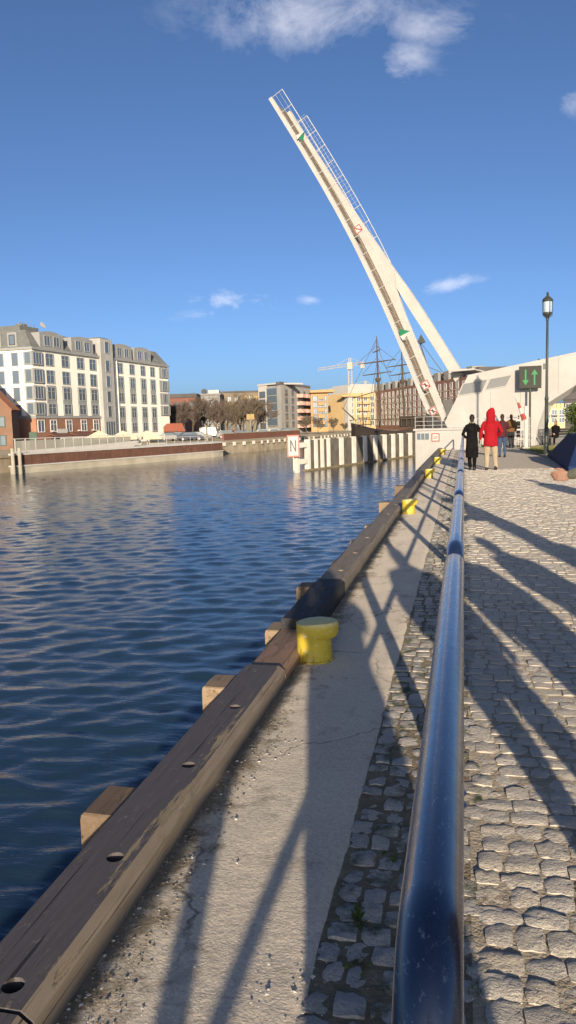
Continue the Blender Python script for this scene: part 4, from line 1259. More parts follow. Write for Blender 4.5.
for j in range(5):
    for i in range(3):
        p = Vector((L1, 0, 0))+sd*(SL*(.5+.18*i))
        MB().box(0, SL*.12, -1.6, 0, 0, .95).build('balcony', M_balc, mbk, loc=(p.x, p.y, 1.2+j*(H-2)/5), rz=sa)

t, L, H = block('orange_apartments', 'orange rendered apartment block with a projecting roof slab', at(311.5, 430, 206), at(328.5, 430, 206), 5, FZ, gz(320, 392.5, 204), M_borange)
bx('roof', M_borange, t, -.2, L+1.6, -1.6, 5, H+.001, H+.6); wins(t, L, H, 3, 5, 1.4, 1.5, fm=M_frame_d, x0=L*.25, x1=L*.8)
for j in range(5): bx('balcony', M_borange, t, L*.42, L*.78, -1.0, 0, 2.0+j*(H-2)/5, 2.7+j*(H-2)/5)
t, L, H = block('distant_flats', 'distant grey brown flats between the orange and ochre buildings', at(328, 430, 300), at(352, 430, 300), 12, FZ, gz(338, 408, 300), M_bbrown)
flat_roof(t, L, 12, H, M_bdark); wins(t, L, H, 6, 5, 1.1, 1.3, fm=M_frame_d)
t, L, H = block('ochre_apartments', 'ochre apartment block with white top floor left of the brick building', at(348.5, 430, 216), at(376, 430, 219), 14, FZ, gz(360, 393, 216), M_byellow)
wins(t, L, H, 4, 5, 1.3, 1.5, fm=M_frame_w)
bx('top_floor', M_white, t, .3, L, .6, 14, H+.001, H+2.0); bx('roof', M_white, t, 1.2, L, .8, 13, H+2.001, H+2.5)
bx('canopy_slab', M_byellow, t, -2.2, L*.3, -1.2, 2, H-1.0, H-.55)
bx('corner_wing', M_white, t, -.2, L*.14, -.3, 2, 0, H-1.05)
for j in range(5): bx('balcony', M_byellow, t, L*.35, L*.75, -1.1, 0, 1.6+j*(H-1)/5, 2.4+j*(H-1)/5)

A_, B_ = at(371, 430, 225), at(474, 430, 152)
t, L, H = block('long_brick_building', 'long red brown brick building with many pale windows behind the sailing ship', A_, B_, 14, FZ, gz(371, 392.5, 225), M_brick)
wins(t, L, H, 22, 6, 1.5, 1.4, fm=M_frame_w)
bx('roof', M_bdark, t, -.3, L+.3, .8, 14, H+.001, H+1.6)
for i in range(12): bx('roof_dormer', M_bgrey, t, L*(i+.3)/12, L*(i+.75)/12, .2, 3, H+.002, H+1.9)
for j in range(5):
    bx('balcony_band', mat('pale_balcony', (.42, .34, .27), rough=.8) if j == 0 else bpy.data.materials['pale_balcony'], t, 0, L*.985, -.12, -.025, 1.0+(H-1.8)*(j+1)/6-.12, 1.0+(H-1.8)*(j+1)/6+.05)

# low red roofed house
a_, b_ = at(167, 436, 140), at(184, 436, 141)
t, L, H = block('kiosk_house', 'low house with a bright red roof beside the hotel', a_, b_, 6, FZ, .75, M_bbrown, cat='house')
MB().prism([(-.3, -.4, H), (-.3, 3, H+1.5), (-.3, 6.4, H)], (L+.6, 0, 0)).build('roof', mat('red_roof', (.27, .09, .055), rough=.8), t)
window(t, L*.35, H*.5, 1.0, .9, -.02, fm=M_frame_d)
# right of the bridge
t, L, H = block('yellow_house', 'pale yellow house seen under the white abutment overhang', at(543, 430, 92), at(565, 430, 92), 8, -.02, gz(550, 408, 92), mat('pale_yellow_render', (.55, .45, .24), rough=.8), cat='house')
for k in range(5): bx('gable_step', bpy.data.materials['pale_yellow_render'], t, L*(.1+.17*k), L*(.1+.17*k)+.4, 0, .6, H+.001, H+.5)
wins(t, L, H, 3, 2, .7, 1.0, z0=.8, fm=M_frame_w)
t, L, H = block('dark_house', 'dark brick house with pointed roof at the right picture edge', at(563, 430, 105), at(615, 430, 100), 9, -.02, gz(565, 400, 105), M_bdark, cat='house')
MB().prism([(-.2, -.2, H), (L/2, -.2, H+4.5), (L+.2, -.2, H)], (0, 9.4, 0)).build('roof', M_bdark, t)
wins(t, L, H, 5, 2, .8, 1.2, z0=1.0, fm=M_frame_w)
for k, (x, h) in enumerate(((1.0, 2.2), (2.4, 3.2))): MB().lathe([(.35, 0), (.35, h*.5), (.42, h*.52), (.05, h)], 8, (x, .5, H)).build('turret', M_bdark, t)

# ------------------------------------------------------------------ bare trees
M_twig = mat('bare_twigs', (.105, .08, .065), (.075, .058, .048), 1.5, .95)
M_twig_y = mat('yellowish_twigs', (.12, .092, .065), (.085, .067, .05), 1.5, .95)
def tree(loc, h, sp, seed, label, tw):
    rs = random.Random(seed); t = thing('bare_tree', label, 'tree', loc, 0, 'bare trees on the far bank')
    trunk, crown = MB(), MB()
    def grow(p, d, l, r, lev):
        n = 3; path = [p]; dd = d.copy()
        for i in range(n):
            dd = (dd + Vector((rs.gauss(0, .13), rs.gauss(0, .13), rs.gauss(.05, .08)))).normalized(); path.append(path[-1]+dd*l/n)
        (trunk if lev < 2 else crown).tube(path, [max(.022, r*(1-.45*i/n)) for i in range(n+1)], 6 if lev == 0 else (4 if lev < 2 else 3), cap=lev == 0)
        if lev >= 4: return
        k = (7, 6, 6, 5)[lev]
        for i in range(k):
            f = .3+.7*(i+1)/k if lev else .3+.7*(i+1)/k
            j = min(n-1, int(f*n)); q = path[j].lerp(path[j+1], f*n-j if f < 1 else 1)
            a = rs.uniform(0, 6.28); s = sp*rs.uniform(.6, 1.1)
            nd = (dd*.8 + Vector((math.cos(a)*s, math.sin(a)*s, .25))).normalized()
            grow(q, nd, l*rs.uniform(.5, .72), max(.02, r*.5), lev+1)
    grow(Vector((0, 0, 0)), Vector((0, 0, 1)), h*.42, h*.016, 0)
    trunk.build('trunk', M_bark, t); crown.build('crown', tw, t)
places = ['right behind the bow of the long boat', 'close to the red roofed kiosk house', 'in front of the red brick warehouse', 'left of the white van', 'just right of the white van',
          'before the grey office block', 'in front of the brownish apartment block', 'before the ochre balconies', 'left of the modern white block', 'rightmost of the bare trees left of the modern block']
for i, (u, dpt, top) in enumerate(((174, 150, 398), (184, 152, 394), (193, 150, 386), (201, 158, 389), (218, 150, 393), (227, 156, 390), (236, 150, 395), (244, 154, 390), (253, 150, 388), (261, 158, 392))):
    p = at(u, 430, dpt); h = at(u, top, dpt).z-FZ
    tree((p.x, p.y, FZ), h, .85, 40+i, 'bare leafless tree ' + places[i], M_twig if i < 5 else M_twig_y)
for i, (u, dpt, top, w_) in enumerate(((169, 160, 402, 'bare tree half hidden by the hotel end'), (209, 165, 392, 'bare tree rising straight behind the white van'), (223, 168, 396, 'bare tree behind the gap right of the office block'), (240, 170, 393, 'bare tree in the second row before the brownish block'), (257, 166, 396, 'bare tree in the second row near the glass corner'))):
    p = at(u, 430, dpt); tree((p.x, p.y, FZ), at(u, top, dpt).z-FZ, .95, 90+i, w_, M_twig)
for i, (u, dpt, top, w_) in enumerate(((306, 165, 412, 'small bare tree before the grey side of the modern block'), (318, 160, 414, 'small bare tree in front of the orange apartments'), (333, 170, 415, 'small bare tree before the distant flats'), (345, 160, 420, 'small bare tree left of the sailing ship stern'))):
    p = at(u, 430, dpt); tree((p.x, p.y, FZ), at(u, top, dpt).z-FZ, .9, 70+i, w_, M_twig_y)

# ------------------------------------------------------------------ vehicles on the far bank
def car(loc, rz, paint, label, van=False):
    t = thing('van' if van else 'parked_car', label, 'van' if van else 'car', loc, rz, None if van else 'cars parked on the far bank')
    W = .88
    if van: prof = [(-2.5, .3), (2.5, .3), (2.55, .9), (2.1, 1.15), (1.6, 1.95), (1.2, 2.1), (-2.4, 2.1), (-2.5, 1.9)]
    else: prof = [(-2.1, .3), (2.1, .3), (2.15, .65), (1.9, .82), (1.0, .95), (.35, 1.42), (-1.1, 1.45), (-1.75, 1.0), (-2.1, .95)]
    MB().prism([(x, -W, z) for x, z in prof], (0, 2*W, 0)).build('body', paint, t, bevel=.06)
    for s in (-1, 1):
        if van: q = [(.9, 1.25), (1.75, 1.25), (1.5, 1.85), (.9, 1.85)]
        else: q = [(-1.4, 1.0), (.85, 1.0), (.3, 1.36), (-1.05, 1.38)]
        MB().prism([(x, s*(W+.006), z) for x, z in q], (0, s*.012, 0)).build('side_window', M_glass, t)
        for x in (-1.35, 1.35):
            wh = MB().tube([(x, s*(W-.16), .32), (x, s*(W+.02), .32)], .32, 14).build('wheel', M_dark, t)
            MB().tube([(x, s*(W+.021), .32), (x, s*(W+.03), .32)], .19, 10).build('rim', M_thin, wh)
        bx('headlight', M_signwhite, t, 2.1, 2.17, s*.62-.15, s*.62+.15, .66, .78)
paints = [mat('car_paint_%d' % i, c, rough=.3, spec=.5) for i, c in enumerate(((.03, .03, .035), (.2, .2, .21), (.05, .06, .09), (.35, .34, .33), (.12, .03, .03), (.5, .5, .48)))]
for i, (u, dpt, c, lb) in enumerate(((171, 128, 0, 'black car parked behind the boat bow'), (181, 130, 1, 'grey car parked second from the boat bow'), (190, 127, 2, 'dark blue car parked left of the white van'), (199, 131, 0, 'black car parked next to the white van'),
        (228, 140, 1, 'grey car parked right of the white van under bare trees'), (240, 142, 4, 'dark red car parked under the bare trees'), (252, 145, 0, 'black car parked before the brownish block'), (264, 148, 3, 'pale grey car parked below the glass corner'), (275, 150, 5, 'white car parked below the modern block'), (289, 152, 0, 'black car parked behind the channel sign'))):
    p = at(u, 432, dpt); car((p.x, p.y, FZ), YAW+R(10)+(i % 3-1)*.1, paints[c], lb)
p = at(211.5, 432, 158); car((p.x, p.y, FZ), YAW+R(8), mat('white_van_paint', (.6, .6, .58), rough=.35), 'white delivery van parked among the bare trees', van=True)

# brick retaining fence along the far bank
p0, p1 = at(224, 440, 122), at(300, 440, 150)
t, L, H = block('low_brick_wall', 'low brown brick wall along the far bank under the trees', p0, p1, .4, FZ, FZ+1.0, M_brick_d, cat='wall')
bx('coping', M_farwall, t, -.05, L+.05, -.06, .46, H+.001, H+.1)
# flagpole-like posts
for u, dpt, top, lb in ((207, 120, 427, 'pale timber post at the boat bow'), (251, 140, 414, 'yellow topped post among the trees')):
    p = at(u, 436, dpt); t = thing('wooden_post', lb, 'post', (p.x, p.y, FZ))
    h = at(u, top, dpt).z-FZ
    MB().tube([(0, 0, 0), (0, 0, h)], [.16, .12], 8).build('shaft', M_farwall, t)
    if top < 420: bx('board', M_byel2, t, -.7, .7, -.05, .05, h-1.0, h)
    else: bx('cap', M_farwall, t, -.2, .2, -.2, .2, h-.001, h+.12)

# ------------------------------------------------------------------ long moored boat
B0, B1 = Vector((-40.9, 64.3, WZ)), Vector((-29.9, 97.6, WZ))
bd_ = B1-B0; BL = bd_.length
boat = thing('passenger_boat', 'long moored boat with cream hull, white rails and brown band', 'boat', B0, math.atan2(bd_.y, bd_.x))
M_cream = mat('cream_hull', (.34, .315, .255), (.26, .24, .19), .6, .6, .1, 4)
M_brownband = mat('brown_hull_band', (.12, .062, .042), (.08, .042, .032), 1.5, .55)
def plan(o): return [(-o, .0-o), (.4-o*.5, -o), (BL-4, -o), (BL-1.2, .5-o), (BL+o, 2.2), (BL+o, 2.9), (BL-1.2, 4.6+o), (BL-4, 5.1+o), (9, 5.1+o), (3, 3.2+o), (-o, .5+o)]
def layer(name, o, z0, z1, m): return MB().prism([(x, y, z0) for x, y in plan(o)], (0, 0, z1-z0)).build(name, m, boat)
layer('hull', 0, -.9, .66, M_cream)
layer('rub_rail', .10, .661, .79, M_white)
layer('wood_band', -.03, .791, 1.74, M_brownband)
layer('gunwale', .08, 1.741, 1.90, M_white)
for k in range(26):
    bx('band_rib', M_brownband, boat, .9+k*1.2-.03, .9+k*1.2+.03, -.0, .06, .80, 1.73)
for x in (-.25, .55):
    MB().tube([(x, -.25, -.6), (x, -.25, 2.4)], .16, 8).build('mooring_post', M_cream, boat)
# white swept rail and glazed terrace on deck
MB().prism([(1.0, 1.0, 1.901), (17.5, 1.0, 1.901), (18.5, 1.0, 2.5), (17.8, 1.0, 2.55), (12, 1.0, 2.32), (1.0, 1.0, 2.08)], (0, .12, 0)).build('swept_rail', M_white, boat)
M_panelglass, nt, b = newmat('pale_glass_panel'); b.inputs['Base Color'].default_value = (.34, .33, .28, 1); b.inputs['Roughness'].default_value = .25; b.inputs['Alpha'].default_value = .7
for k in range(13):
    x = 2.0+k*1.25
    zt_ = 3.15
    bx('terrace_post', M_white, boat, x-.05, x+.05, 2.0, 2.1, 1.901, zt_+.05)
    bx('terrace_panel', M_panelglass, boat, x+.07, x+1.18, 2.03, 2.07, 2.0, zt_-.1)
bx('terrace_rail', M_white, boat, 1.9, 18.3, 1.98, 2.12, 3.201, 3.27)
for k in range(9):
    x = 19.5+k*1.5
    MB().tube([(x, .4, 1.9), (x, .4, 2.75)], .03, 6).build('deck_post', M_white, boat)
MB().tube([(19.5, .4, 2.75), (31.5, .4, 2.75)], .03, 6).build('deck_rail', M_white, boat)
# parasols on the quay terrace
M_canvas = mat('cream_canvas', (.58, .49, .34), (.52, .43, .29), 2, .9)
for (u, dpt, w, lb) in ((99, 88, 3.3, 'cream parasol nearest the brick ground floor of the hotel'), (123, 93, 3.1, 'middle one of three cream parasols behind the boat'), (147, 97, 3.3, 'cream parasol closest to the hotel right end')):
    p = at(u, 436, dpt); t = thing('parasol', lb, 'parasol', (p.x, p.y, FZ), YAW+R(15), 'cream parasols on the quay terrace')
    zt_ = at(u, 430.5, dpt).z-FZ; h = w/2; ze = zt_-.85
    MB().add([(-h, -h, ze), (h, -h, ze), (h, h, ze), (-h, h, ze), (0, 0, zt_), (-h, -h, ze-.25), (h, -h, ze-.25), (h, h, ze-.25), (-h, h, ze-.25)],
             [(0, 1, 4), (1, 2, 4), (2, 3, 4), (3, 0, 4), (5, 6, 1, 0), (6, 7, 2, 1), (7, 8, 3, 2), (8, 5, 0, 3)]).build('canopy', M_canvas, t)
    MB().tube([(0, 0, 0), (0, 0, zt_)], .05, 8).build('pole', M_stripe, t)
    bx('base', M_dark, t, -.4, .4, -.4, .4, 0, .12)
    for sx in (-1, 1):
        MB().tube([(0, 0, zt_-.1), (sx*h*.95, -h*.95, ze+.02)], .03, 5).build('rib', M_stripe, t)
# terrace wind screens, board
for i, (u, dpt) in enumerate(((70, 84), (84, 85.5), (112, 90), (133, 94), (157, 98))):
    p = at(u, 440, dpt); t = thing('wind_screen', ['white framed wind screen left of the first parasol', 'white framed wind screen by the first parasol', 'white framed wind screen between first and middle parasols', 'white framed wind screen right of the middle parasol', 'white framed wind screen at the hotel right end'][i], 'screen', (p.x, p.y, FZ), YAW+R(15), 'terrace wind screens')
    bx('glass', M_panelglass, t, -.9, .9, -.02, .02, .15, 1.3)
    for x in (-.95, .95): bx('post', M_white, t, x-.05, x+.05, -.05, .05, 0, 1.4)
    bx('rail', M_white, t, -1, 1, -.06, .06, 1.401, 1.48)
p = at(33.5, 440, 88); t = thing('menu_board', 'green board on a post at the hotel corner', 'sign', (p.x, p.y, FZ), YAW)
bx('board', mat('board_green', (.05, .09, .06), rough=.6), t, -.45, .45, -.04, .04, 1.0, 2.2)
MB().tube([(0, .08, 0), (0, .08, 2.1)], .05, 6).build('post', M_white, t)
for i, (u, lb) in enumerate(((24, 'pale stone bollard at the left quay end'), (29, 'pale stone bollard beside the boat stern'))):
    p = at(u, 446, 82); t = thing('stone_bollard', lb, 'bollard', (p.x, p.y, FZ), 0, 'stone bollards on the far quay')
    MB().lathe([(.22, 0), (.2, .9), (.26, 1.0), (.24, 1.2), (.12, 1.3)], 10).build('shaft', M_stripe, t)
    MB().lathe([(.32, -.001), (.32, .12), (.24, .16)], 10).build('foot', M_stripe, t)

# ------------------------------------------------------------------ sailing ship behind the guide wall
M_hullwood = mat('dark_ship_wood', (.018, .014, .012), (.03, .022, .016), 2, .75)
M_spar = mat('brown_spar', (.055, .042, .032), (.08, .06, .04), 2, .8)
sp_ = at(352, 434, 118); sq = at(436, 434, 112)
ship = thing('sailing_ship', 'dark wooden sailing ship with two bare masts behind the guide wall', 'ship', (sp_.x, sp_.y, WZ), math.atan2(sq.y-sp_.y, sq.x-sp_.x))
SL = (Vector((sq.x, sq.y))-Vector((sp_.x, sp_.y))).length
mb = MB(); vs = []; fs = []; N = 12
for i in range(N+1):
    f = i/N; w = 2.2*math.sin(math.pi*min(1, .08+f*.92))**.5; sh = 2.5+1.3*(2*f-1)**2
    if i in (0, N): w *= .25
    vs += [(f*SL, -w*.6, -.8), (f*SL, -w, 1.2), (f*SL, -w*.92, sh), (f*SL, w*.92, sh), (f*SL, w, 1.2), (f*SL, w*.6, -.8)]
for i in range(N):
    for k in range(6): fs.append((i*6+k, i*6+(k+1) % 6, (i+1)*6+(k+1) % 6, (i+1)*6+k))
fs += [(5, 4, 3, 2, 1, 0), tuple(N*6+k for k in range(6))]
mb.add(vs, fs).build('hull', M_hullwood, ship)
bx('deck_house', M_hullwood, ship, SL*.62, SL*.86, -1.5, 1.5, 3.0, 4.6)
for k in range(16): MB().tube([(SL*(.05+k*.06), -1.9, 3.2), (SL*(.05+k*.06), -1.9, 4.2)], .06, 5).build('bulwark_post', M_spar, ship)
MB().tube([(SL*.03, -1.9, 4.25), (SL*.97, -1.9, 4.25)], .07, 5).build('bulwark_rail', M_spar, ship)
MB().tube([(-1.6, 0, 6.2), (.4, 0, 4.4)], [.06, .14], 6).build('bowsprit', M_spar, ship)
def pxs(u): return (u-352)/(436-352)*SL
for (u, top, yards) in ((381, 337, ((362.5, 20), (374, 15), (352, 4))), (405.5, 342, ((366.5, 15), (375, 12)))):
    x = pxs(u); zt_ = at(u, top, 116).z-WZ
    m_ = MB().tube([(x, 0, 3), (x-.2, 0, 3+(zt_-3)*.55), (x-.35, 0, zt_)], [.22, .16, .06], 8).build('mast', M_spar, ship)
    MB().lathe([(.25, 0), (.45, .3), (.45, .6), (.1, .62)], 8, (x-.22, 0, 3+(zt_-3)*.5)).build('crow_nest', M_spar, m_)
    for (yy, hw) in yards:
        z = at(u, yy, 116).z-WZ; h = hw*116/770
        MB().tube([(x-.3-h, -.25, z-.18), (x-.3, -.25, z), (x-.3+h, -.25, z+.2)], [.06, .12, .06], 6).build('yard', M_spar, ship)
        for s_ in (-1, 1): MB().tube([(x-.3+s_*h, -.25, z), (x-.33, 0, min(z+2.4, zt_-.3))], .028, 4).build('lift_rope', M_spar, m_)
    for s_ in (-1, 1):
        for k in range(3):
            MB().tube([(x+s_*(1.1+.5*k), s_*-.5-1, 3.6), (x-.25, 0, 3+(zt_-3)*(.5+.12*k))], .03, 4).build('shroud', M_spar, m_)
MB().tube([(pxs(381)-.35, 0, at(381, 340, 116).z-WZ), (-1.4, 0, 6.1)], .03, 4).build('forestay', M_spar, ship)
MB().tube([(pxs(381)-.35, 0, at(381, 345, 116).z-WZ), (pxs(405.5)-.2, 0, 5.5)], .03, 4).build('stay', M_spar, ship)
MB().tube([(pxs(363), .4, 3), (pxs(362), .4, at(363, 393, 116).z-WZ)], [.12, .07], 6).build('short_mast', M_spar, ship)
MB().tube([(pxs(353), .4, at(353, 398, 116).z-WZ), (pxs(374), .4, at(374, 392, 116).z-WZ)], .07, 6).build('short_yard', M_spar, ship)
# clutter on the quay between ship and bridge: a second masted boat's rigging behind the leaf
p = at(437, 436, 72); t = thing('workboat_mast', 'dark mast with a triangular day shape behind the raised leaf', 'mast', (p.x, p.y, WZ), 0)
zt_ = at(419, 340, 72).z-WZ
pl_ = at(419, 340, 72)-Vector((p.x, p.y, WZ)); pl2 = at(445, 420, 72)-Vector((p.x, p.y, WZ))
MB().tube([(pl2.x, pl2.y, 0), tuple(pl2), tuple(pl_)], [.1, .09, .05], 6).build('spar', M_spar, t)
q0 = at(421, 339, 71.5)-Vector((p.x, p.y, WZ))
MB().add([(q0.x, q0.y, q0.z+.45), (q0.x-.4, q0.y-.25, q0.z-.4), (q0.x+.45, q0.y-.2, q0.z-.35), (q0.x+.02, q0.y+.4, q0.z-.4)], [(0, 1, 2), (0, 2, 3), (0, 3, 1), (3, 2, 1)]).build('day_shape', M_dark, t)
for (u0, v0, u1, v1) in ((421, 343, 452, 385), (419, 345, 446, 410), (424, 365, 440, 372), (440, 372, 455, 398)):
    c0, c1 = at(u0, v0, 72)-Vector((p.x, p.y, WZ)), at(u1, v1, 72)-Vector((p.x, p.y, WZ))
    MB().tube([tuple(c0), tuple(c1)], .025, 4).build('rigging_rope', M_spar, t)
MB().prism([tuple(at(u, v, 73)-Vector((p.x, p.y, WZ))) for u, v in ((443, 400), (453, 399), (450, 428), (441, 428))], (0, .6, 0)).build('wheelhouse', M_dark, t)

# ------------------------------------------------------------------ tower cranes
M_crane = mat('crane_grey', (.42, .37, .30), rough=.6)
M_crane_y = mat('crane_yellow', (.52, .42, .18), rough=.6)
def lattice(mb, p0, p1, w, r, n, up=Vector((0, 0, 1))):
    p0, p1 = Vector(p0), Vector(p1); d = (p1-p0).normalized()
    s = d.cross(up); s = s.normalized() if s.length > .1 else Vector((1, 0, 0)); u_ = s.cross(d)
    ch = [s*w/2+u_*w/2, -s*w/2+u_*w/2, -s*w/2-u_*w/2, s*w/2-u_*w/2]
    for c in ch: mb.tube([p0+c, p1+c], r, 4)
    for i in range(n):
        a, b_ = p0.lerp(p1, i/n), p0.lerp(p1, (i+1)/n)
        for k in range(4): mb.tube([a+ch[k], b_+ch[(k+1) % 4]], r*.6, 3)
def crane(u, ybase, ytop, dpt, j0, j1, m, label):
    base = at(u, ybase, dpt); base.z = FZ
    t = thing('tower_crane', label, 'crane', base)
    rel = lambda u_, v_: at(u_, v_, dpt)-base
    top = rel(u, ytop)
    mb = MB(); lattice(mb, (0, 0, 0), (top.x*0, top.y*0, top.z), 1.5, .10, 20); mb.build('mast', m, t)
    mb = MB(); lattice(mb, rel(*j0), rel(u, ytop), 1.0, .08, 18); mb.build('jib', m, t)
    mb = MB(); lattice(mb, rel(u, ytop), rel(*j1), 1.0, .08, 6); mb.build('counter_jib', m, t)
    e1 = rel(*j1); MB().box(e1.x-1.4, e1.x+.2, e1.y-.8, e1.y+.8, e1.z-2.2, e1.z).build('counterweight', m, t)
    MB().box(-1.1, 1.1, -1.1, 1.1, top.z-2.2, top.z+.6).build('cab', m, t)
    ap = Vector((0, 0, top.z+2.6)); mb = MB(); lattice(mb, (0, 0, top.z), ap, .8, .1, 3); mb.build('apex', m, t)
    MB().tube([ap, rel(*j0)*.6+rel(u, ytop)*.4], .07, 4).build('tie', m, t); MB().tube([ap, rel(*j1)], .07, 4).build('tie', m, t)
crane(351, 425, 364.5, 330, (318, 369.5), (364, 363), M_crane, 'grey tower crane rising behind the ochre apartments')
crane(366, 425, 386, 420, (318, 391), (374, 385), M_crane_y, 'low yellow tower crane with its jib above the distant flats')

# ------------------------------------------------------------------ people
M_skin = mat('skin', (.27, .15, .105), (.23, .125, .085), 6, .55)
M_hair_d = mat('dark_hair', (.02, .015, .012), rough=.6)
M_hair_b = mat('brown_hair', (.07, .04, .02), rough=.6)
M_coat_black = mat('black_wool', (.0045, .0045, .005), (.009, .009, .01), 6, .95, .3, 60, spec=.08)
M_coat_red = mat('red_jacket_cloth', (.27, .006, .012), (.21, .005, .010), 3, .8, .25, 18, spec=.15)
M_trou_beige = mat('beige_trousers', (.32, .255, .175), (.27, .215, .145), 4, .9, .2, 25)
M_shoe = mat('black_shoes', (.015, .013, .012), rough=.5)
M_jeans = mat('blue_jeans', (.028, .05, .10), (.04, .065, .12), 5, .9)
M_coat_brown = mat('brown_coat', (.14, .07, .02), (.11, .055, .016), 4, .85)
M_coat_wine = mat('wine_jacket', (.05, .008, .012), (.04, .007, .01), 4, .8)
M_coat_grey = mat('charcoal_coat', (.014, .014, .016), (.022, .022, .025), 4, .9)
M_coat_olive = mat('olive_grey_sleeve', (.085, .085, .065), (.11, .105, .08), 8, .9, .4, 30)
M_scarf = mat('pale_collar', (.30, .27, .22), rough=.9)

def remesh(name, mb, voxel, m, parent, wr=0.0, it=6):
    me = bpy.data.meshes.new('tmp'); me.from_pydata(mb.v, [], mb.f); me.update()
    o = bpy.data.objects.new('tmp', me); COL.objects.link(o)
    r = o.modifiers.new('r', 'REMESH'); r.mode = 'VOXEL'; r.voxel_size = voxel; r.use_smooth_shade = True
    s = o.modifiers.new('s', 'SMOOTH'); s.factor = .5; s.iterations = it
    res = link(name, bpy.data.meshes.new(name), parent)
    PENDING.append((o, res, name, m, wr))
    return res

PENDING = []
def finish_remesh():
    dg = bpy.context.evaluated_depsgraph_get()
    for (o, res, name, m, wr) in PENDING:
        nm = bpy.data.meshes.new_from_object(o.evaluated_get(dg))
        finish_one(nm, res, name, m, wr)
    for (o, res, name, m, wr) in PENDING:
        me = o.data; old = res
        bpy.data.objects.remove(o); bpy.data.meshes.remove(me)

def finish_one(nm, res, name, m, wr):
    nm.name = name; nm.materials.clear(); nm.materials.append(m)
    if wr:
        k = len(nm.vertices); co = np.empty(k*3, 'f'); no = np.empty(k*3, 'f')
        nm.vertices.foreach_get('co', co); nm.vertices.foreach_get('normal', no)
        co = co.reshape(-1, 3); no = no.reshape(-1, 3)
        d = np.array([noise.noise((x*10, y*10, z*4)) + .5*noise.noise((x*22, y*22, z*16)) for x, y, z in co.tolist()])
        nm.vertices.foreach_set('co', (co + no*(wr*d)[:, None]).astype('f').ravel())
    nm.polygons.foreach_set('use_smooth', [True]*len(nm.polygons))
    old = res.data; res.data = nm; bpy.data.meshes.remove(old)

def limb(mb, pts, rad, n=10):
    """tapered tube with rounded ends"""
    pts = [Vector(p) for p in pts]
    a = (pts[1]-pts[0]).normalized(); b_ = (pts[-1]-pts[-2]).normalized()
    P_ = [pts[0]-a*rad[0]*.9, pts[0]-a*rad[0]*.5] + pts + [pts[-1]+b_*rad[-1]*.5, pts[-1]+b_*rad[-1]*.9]
    R_ = [rad[0]*.4, rad[0]*.85] + list(rad) + [rad[-1]*.85, rad[-1]*.4]
    return mb.tube(P_, R_, n)

def hand(mb, w, d, nrm, curl=.35, thumb=1, cv=None):
    d = Vector(d).normalized(); nrm = Vector(nrm); nrm = (nrm-d*nrm.dot(d)).normalized(); s = d.cross(nrm)
    w = Vector(w)
    for i, (o, l) in enumerate(((-.036, .066), (-.012, .078), (.012, .074), (.036, .058))):
        curl = cv[i] if cv else curl
        k = w+d*.085+s*o
        limb(mb, [w+s*o*.6, w+d*.045+s*o*.95, k], [.018, .0165, .0125], 8)
        p = [k]; dd = d.copy()
        for j in range(3):
            dd = (dd*math.cos(curl)+nrm*math.sin(curl)).normalized(); p.append(p[-1]+dd*l*(.45, .32, .23)[j])
        limb(mb, p, [.0105, .0098, .009, .0075], 8)
    t0 = w+d*.025+s*.028*thumb
    limb(mb, [t0, t0+(d*.6+s*thumb*.8)*.035+nrm*.01, t0+(d*.9+s*thumb*.55)*.065+nrm*.02, t0+(d*1.0+s*thumb*.35)*.085+nrm*.025], [.015, .0125, .011, .009], 8)

